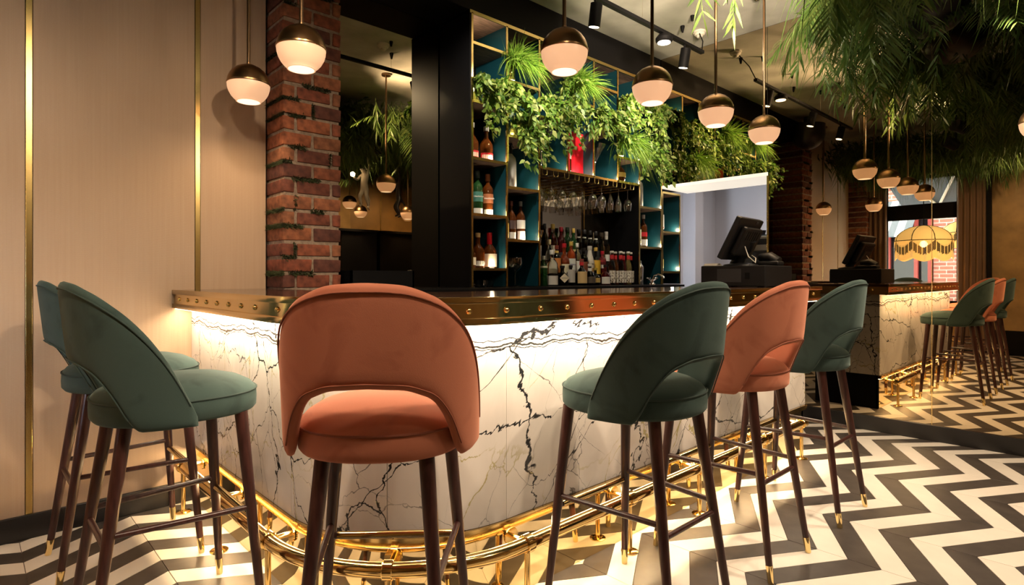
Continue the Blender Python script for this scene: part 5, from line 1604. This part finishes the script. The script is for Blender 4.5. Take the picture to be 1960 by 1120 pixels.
# ceiling garden over the guests' side
def in_garden(x, y):
    if x < XL + .05 or x > XM - .04 or y < YR + .3: return False
    if x < 0.62 and y < 3.22: return True
    lim = (1.30 if x < 2.5 else x / 2.75 - 0.06) + 0.06 * math.sin(x * 9)
    return y < lim
parts_d, parts_p, parts_g = [], [], []
rnd = random.Random(21)
clumps = []
while len(clumps) < 900:
    x, y = rnd.uniform(XL, XM), rnd.uniform(-1.7, 3.25)
    if not in_garden(x, y): continue
    if y < 0.2 and x < 1.5: continue
    if any(math.hypot(x - p[0], y - p[1]) < .16 for p, *_ in CEILING_SPOTS): continue
    if x > 3.6 and abs(y - .2 * x) < .24 + .12 * (x - 3.6): continue
    clumps.append((x, y))
for x, y in clumps:
    kind = rnd.choice('dddpg') if y < 1.2 else rnd.choice('dpggd')
    z = rnd.uniform(2.80, 3.10); n = 46
    bx = np.stack([RNG.normal(x, .07, n), RNG.normal(y, .07, n), RNG.normal(z, .06, n)], 1)
    bx[:, 0] = np.minimum(bx[:, 0], XM - .03); bx[:, 0] = np.maximum(bx[:, 0], XL + .03); bx[:, 2] = np.minimum(bx[:, 2], ZC - .02)
    bx[:, 1] = np.minimum(bx[:, 1], YW - .05)
    d = np.stack([RNG.normal(0, .7, n), RNG.normal(0, .7, n), RNG.normal(-.55, .5, n)], 1)
    # keep blades inside the room
    d[:, 0] = np.where(bx[:, 0] > XM - .30, -np.abs(d[:, 0]), d[:, 0])
    d[:, 0] = np.where(bx[:, 0] < XL + .30, np.abs(d[:, 0]), d[:, 0])
    d[:, 1] = np.where(bx[:, 1] > YW - .30, -np.abs(d[:, 1]), d[:, 1])
    if kind == 'd':
        parts_d.append(strips(bx, d, RNG.uniform(.07, .15, n), RNG.uniform(.016, .034, n), RNG.uniform(0, .7, n), LANCE))
    elif kind == 'p':
        parts_p.append(strips(bx, d, RNG.uniform(.14, .26, n), RNG.uniform(.010, .018, n), RNG.uniform(.2, .9, n), LANCE))
    else:
        parts_g.append(strips(bx, d, RNG.uniform(.16, .30, n), RNG.uniform(.004, .008, n), RNG.uniform(.5, 1.3, n), GRASS))
gar = thing('ceiling_foliage', (2.0, .6, 2.9), 'dense dark green foliage hanging from the whole ceiling over the stools', 'foliage', kind='stuff')
for pr_, mname in ((parts_d, 'dark_leaf'), (parts_p, 'palm_leaf'), (parts_g, 'palm_leaf')):
    tag(link('foliage', np_mesh('foliage', pr_, mname), gar), kind='stuff')
# palm fronds and bamboo sprigs, one object each
def frond_mesh(seed):
    r2 = np.random.default_rng(seed)
    S = 22; P = []; parts = []
    for i in range(S + 1):
        u = i / S
        P.append((0.46 * u, 0, -0.22 * u * u))
    P = np.array(P)
    B, D = [], []
    for i in range(2, S + 1):
        for s_ in (-1, 1):
            B.append(P[i]); D.append([.75, s_ * (1.0 - .4 * i / S), -.25 + r2.uniform(-.15, .1)])
    B = np.array(B); D = np.array(D); N = len(B)
    L_ = np.array([.19 * math.sin(PI * (0.15 + .8 * (i // 2 + 2) / (S + 1))) + .03 for i in range(N)])
    v, q = strips(B, D, L_, np.full(N, .013), np.full(N, .35), LANCE, np.cross(D, np.tile([0, 0, 1.], (N, 1)) + r2.normal(size=(N, 3)) * .25))
    return np_mesh('palm_frond', [(v, q)], 'palm_leaf')
def sprig_mesh(seed, L=.45):
    r2 = np.random.default_rng(seed)
    S = 12; B, D = [], []
    for i in range(2, S + 1):
        u = i / S
        for s_ in ((-1, 1) if i < S else (0,)):
            a = r2.uniform(0, 2 * PI)
            B.append([.06 * math.sin(u * 2), 0, -L * u]); D.append([s_ * .55 + r2.normal(0, .15), r2.normal(0, .3), -.8])
    B = np.array(B); D = np.array(D); N = len(B)
    v, q = strips(B, D, r2.uniform(.09, .15, N), r2.uniform(.013, .019, N), r2.uniform(0, .3, N), LANCE)
    st = np.array([[.06 * math.sin(u * 2 / 12), 0, -L * u / 12] for u in range(13)])
    v2, q2 = strips(st[:-1] + 0, st[1:] - st[:-1], np.full(12, L / 12 * 1.05), np.full(12, .004), np.zeros(12), [1, 1])
    return np_mesh('bamboo_sprig', [(v, q), (v2, q2)], 'palm_leaf')
fr_me = [frond_mesh(i) for i in range(3)]; sp_me = [sprig_mesh(i + 10, L) for i, L in enumerate((.36, .46, .54))]
rnd = random.Random(8)
def place(name, me, x, y, z, rz, tilt, s_=1.0):
    o = link(name, me, gar, True, loc=Vector((x, y, z)) - gar.location)
    o.rotation_euler = (0, tilt, rz); o.scale = (s_, s_, s_)
for i in range(34):
    while True:
        x, y = rnd.uniform(2.9, 4.85), rnd.uniform(.45, 1.62)
        if in_garden(x, y) and not (x > 3.4 and abs(y - .2 * x) < .26): break
    rz = rnd.uniform(0, 2 * PI)
    if x > 4.4: rz = rnd.uniform(PI * .6, PI * 1.4)
    place('palm_frond', rnd.choice(fr_me), x, y, rnd.uniform(2.82, 3.02), rz, rnd.uniform(-.1, .7), rnd.uniform(.8, 1.1))
for x, y, z in ((3.36, 1.62, 2.96), (3.10, 1.66, 3.02), (4.30, 1.50, 2.9), (4.55, 1.20, 2.85), (4.62, 1.42, 2.92), (4.20, 1.30, 2.85), (4.75, 1.1, 2.85), (4.0, 1.45, 2.95), (4.45, 1.65, 2.95), (4.7, 1.62, 2.95)):
    place('bamboo_sprig', rnd.choice(sp_me), x, y, z, rnd.uniform(0, 6), rnd.uniform(-.15, .15), rnd.uniform(.85, 1.1))
for i in range(26):
    x, y = rnd.uniform(-.9, 4.7), rnd.uniform(.6, 1.35)
    if in_garden(x, y): place('bamboo_sprig', rnd.choice(sp_me), x, y, rnd.uniform(2.85, 3.0), rnd.uniform(0, 6), rnd.uniform(-.2, .2), rnd.uniform(.7, 1.0))

# ------------------------------------------------------------------ monkey lamps across the room (seen in the mirror behind the bar)
def monkey(x, y, z, rz, matname, label, bulb):
    t = thing('monkey_lamp', (x, y, z), label, 'lamp', rotz=rz)
    J = {'hip': (0, 0, 0, .045), 'waist': (0, .01, .08, .040), 'chest': (0, .0, .17, .055), 'neck': (0, .01, .225, .026), 'head': (0, .03, .27, .042), 'muzzle': (0, .075, .258, .022),
         'ls': (-.05, 0, .20, .022), 'le': (-.07, .06, .13, .017), 'lh': (-.08, .14, .15, .014),
         'rs': (.05, 0, .20, .022), 're': (.065, -.01, .32, .017), 'rh': (.04, .0, .44, .014),
         'lk': (-.04, .06, -.09, .026), 'lf': (-.045, .0, -.20, .018), 'lt': (-.045, .05, -.22, .013), 'll': (-.03, 0, -.02, .036), 'rl': (.03, 0, -.02, .036),
         'rk': (.045, .03, -.11, .026), 'rf': (.05, -.03, -.22, .018), 'rt': (.05, .02, -.245, .013),
         't1': (0, -.06, -.03, .014), 't2': (.02, -.10, -.13, .010), 't3': (.02, -.06, -.24, .009), 't4': (.02, -.10, -.27, .007)}
    Ed = [('hip', 'waist'), ('waist', 'chest'), ('chest', 'neck'), ('neck', 'head'), ('head', 'muzzle'), ('chest', 'ls'), ('ls', 'le'), ('le', 'lh'), ('chest', 'rs'), ('rs', 're'), ('re', 'rh'),
          ('hip', 'll'), ('ll', 'lk'), ('lk', 'lf'), ('lf', 'lt'), ('hip', 'rl'), ('rl', 'rk'), ('rk', 'rf'), ('rf', 'rt'), ('hip', 't1'), ('t1', 't2'), ('t2', 't3'), ('t3', 't4')]
    keys = list(J)
    me = bpy.data.meshes.new('monkey_figure')
    me.from_pydata([J[k][:3] for k in keys], [(keys.index(a), keys.index(b)) for a, b in Ed], [])
    o = bpy.data.objects.new('tmp', me); COL.objects.link(o)
    sk = o.modifiers.new('s', 'SKIN'); sk.use_smooth_shade = True
    for k, sv in zip(keys, me.skin_vertices[0].data):
        sv.radius = (J[k][3], J[k][3]); sv.use_root = (k == 'hip')
    o.modifiers.new('u', 'SUBSURF').levels = 1
    dg = bpy.context.evaluated_depsgraph_get()
    m2 = bpy.data.meshes.new_from_object(o.evaluated_get(dg)); bpy.data.objects.remove(o)
    m2.name = 'monkey_figure'; m2.materials.clear(); m2.materials.append(MATS[matname])
    fig = link('monkey_figure', m2, t, True)
    for s_ in (-1, 1):
        MB().lathe([(0, -.012), (.012, -.008), (.014, 0), (.010, .008), (0, .011)], n=12, c=(s_ * .043, .02, .275)).build('ear', matname, fig, smooth=60, local=True)
    MB().tube((.04, 0, .42), (.04, 0, ZC - z), .006, n=8).build('hanging_rope', 'moss', t, smooth=60, local=True)
    if bulb:
        MB().lathe([(0, -.03), (.02, -.022), (.03, 0), (.02, .022), (0, .03)], n=16, c=(-.085, .155, .19)).build('bulb', 'puck_glow', t, smooth=60, local=True)
        c_ = Matrix.Rotation(rz, 3, 'Z') @ Vector((-.085, .155, .19))
        lamp('monkey_bulb_light', 'POINT', Vector((x, y, z)) + c_, 6, WARM, radius=.03)
monkey(3.95, -0.10, 2.32, R(60), 'monkey_white', 'pale monkey shaped lamp holding a lit bulb among the plants', True)
monkey(4.35, 0.12, 2.20, R(120), 'duct_black', 'black monkey figure hanging among the plants', False)
cab = thing('service_cabinet', (4.62, -1.2, 0), 'tall black service cabinet across the room', 'cabinet')
MB().box(4.30, 4.92, -1.75, -1.45, 0, 1.86).build('cabinet_body', 'black_lacquer', cab, bevel=.004)
MB().box(4.22, 4.93, -1.80, -1.40, 1.86, 1.90).build('cabinet_top', 'black_lacquer', cab, bevel=.004)

# ------------------------------------------------------------------ fringed lamps by the window
def fringed(x, y, z, r_, label, power):
    t = thing('fringed_lamp', (x, y, z), label, 'pendant lamp', 'fringed lampshades by the window')
    H_ = r_ * .62
    MB().lathe([(r_ * math.cos(R(a)), H_ * math.sin(R(a))) for a in (0, 12, 25, 38, 50, 62, 74, 84)] + [(0, H_)], n=40).build('shade', 'lamp_fabric', t, smooth=60, local=True)
    for k in range(8):
        a = 2 * PI * k / 8 + .2
        MB().path([(r_ * 1.005 * math.cos(R(e)) * math.cos(a), r_ * 1.005 * math.cos(R(e)) * math.sin(a), H_ * 1.005 * math.sin(R(e))) for e in (0, 20, 40, 60, 80, 89)], .006, 6).build('rib', 'fringe_dark', t, smooth=60, local=True)
    MB().path([(r_ * 1.004 * math.cos(2 * PI * k / 40), r_ * 1.004 * math.sin(2 * PI * k / 40), .0) for k in range(40)], .006, 6, closed=True).build('band', 'fringe_dark', t, smooth=60, local=True)
    dk, lt = MB(), MB(); n = 200
    sk_v, sk_f = [], []
    for k in range(n):
        a = 2 * PI * k / n; sc_ = abs(math.sin(8 * (a - .2) / 2))
        w = 2 * PI / n * .42
        def quad(mb, rr, z0, z1):
            vs = [(rr * math.cos(a - w), rr * math.sin(a - w), z0), (rr * math.cos(a + w), rr * math.sin(a + w), z0), (rr * math.cos(a + w), rr * math.sin(a + w), z1), (rr * math.cos(a - w), rr * math.sin(a - w), z1)]
            mb.add(vs, [(0, 1, 2, 3)])
        quad(lt, r_ * .99, -.02, -r_ * (.82 - .14 * (1 - sc_)))
        if k % 5: quad(dk, r_ * 1.0, -r_ * .20 * sc_, -r_ * (.56 - .20 * (1 - sc_)) - (k % 3) * .008)
        quad(lt, r_ * 1.008, 0, -r_ * .26 * sc_ - .004)
    tag(lt.build('fringe', 'lamp_fringe', t, local=True), kind='stuff'); tag(dk.build('dark_fringe', 'fringe_dark', t, local=True), kind='stuff')
    MB().tube((0, 0, H_), (0, 0, (ZC if x > XL else 2.7) - z), .006, n=8).build('cord', 'black_matt', t, smooth=60, local=True)
    if power: lamp('fringed_lamp_light', 'POINT', (x, y, z - .05), power, WARMER, radius=.05)
fringed(-0.75, 2.223, 1.69, 0.372, 'yellow fringed lampshade hanging in front of the window', 2.5)
fringed(-2.40, 1.98, 1.88, 0.34, 'yellow fringed lampshade outside the window', 2)
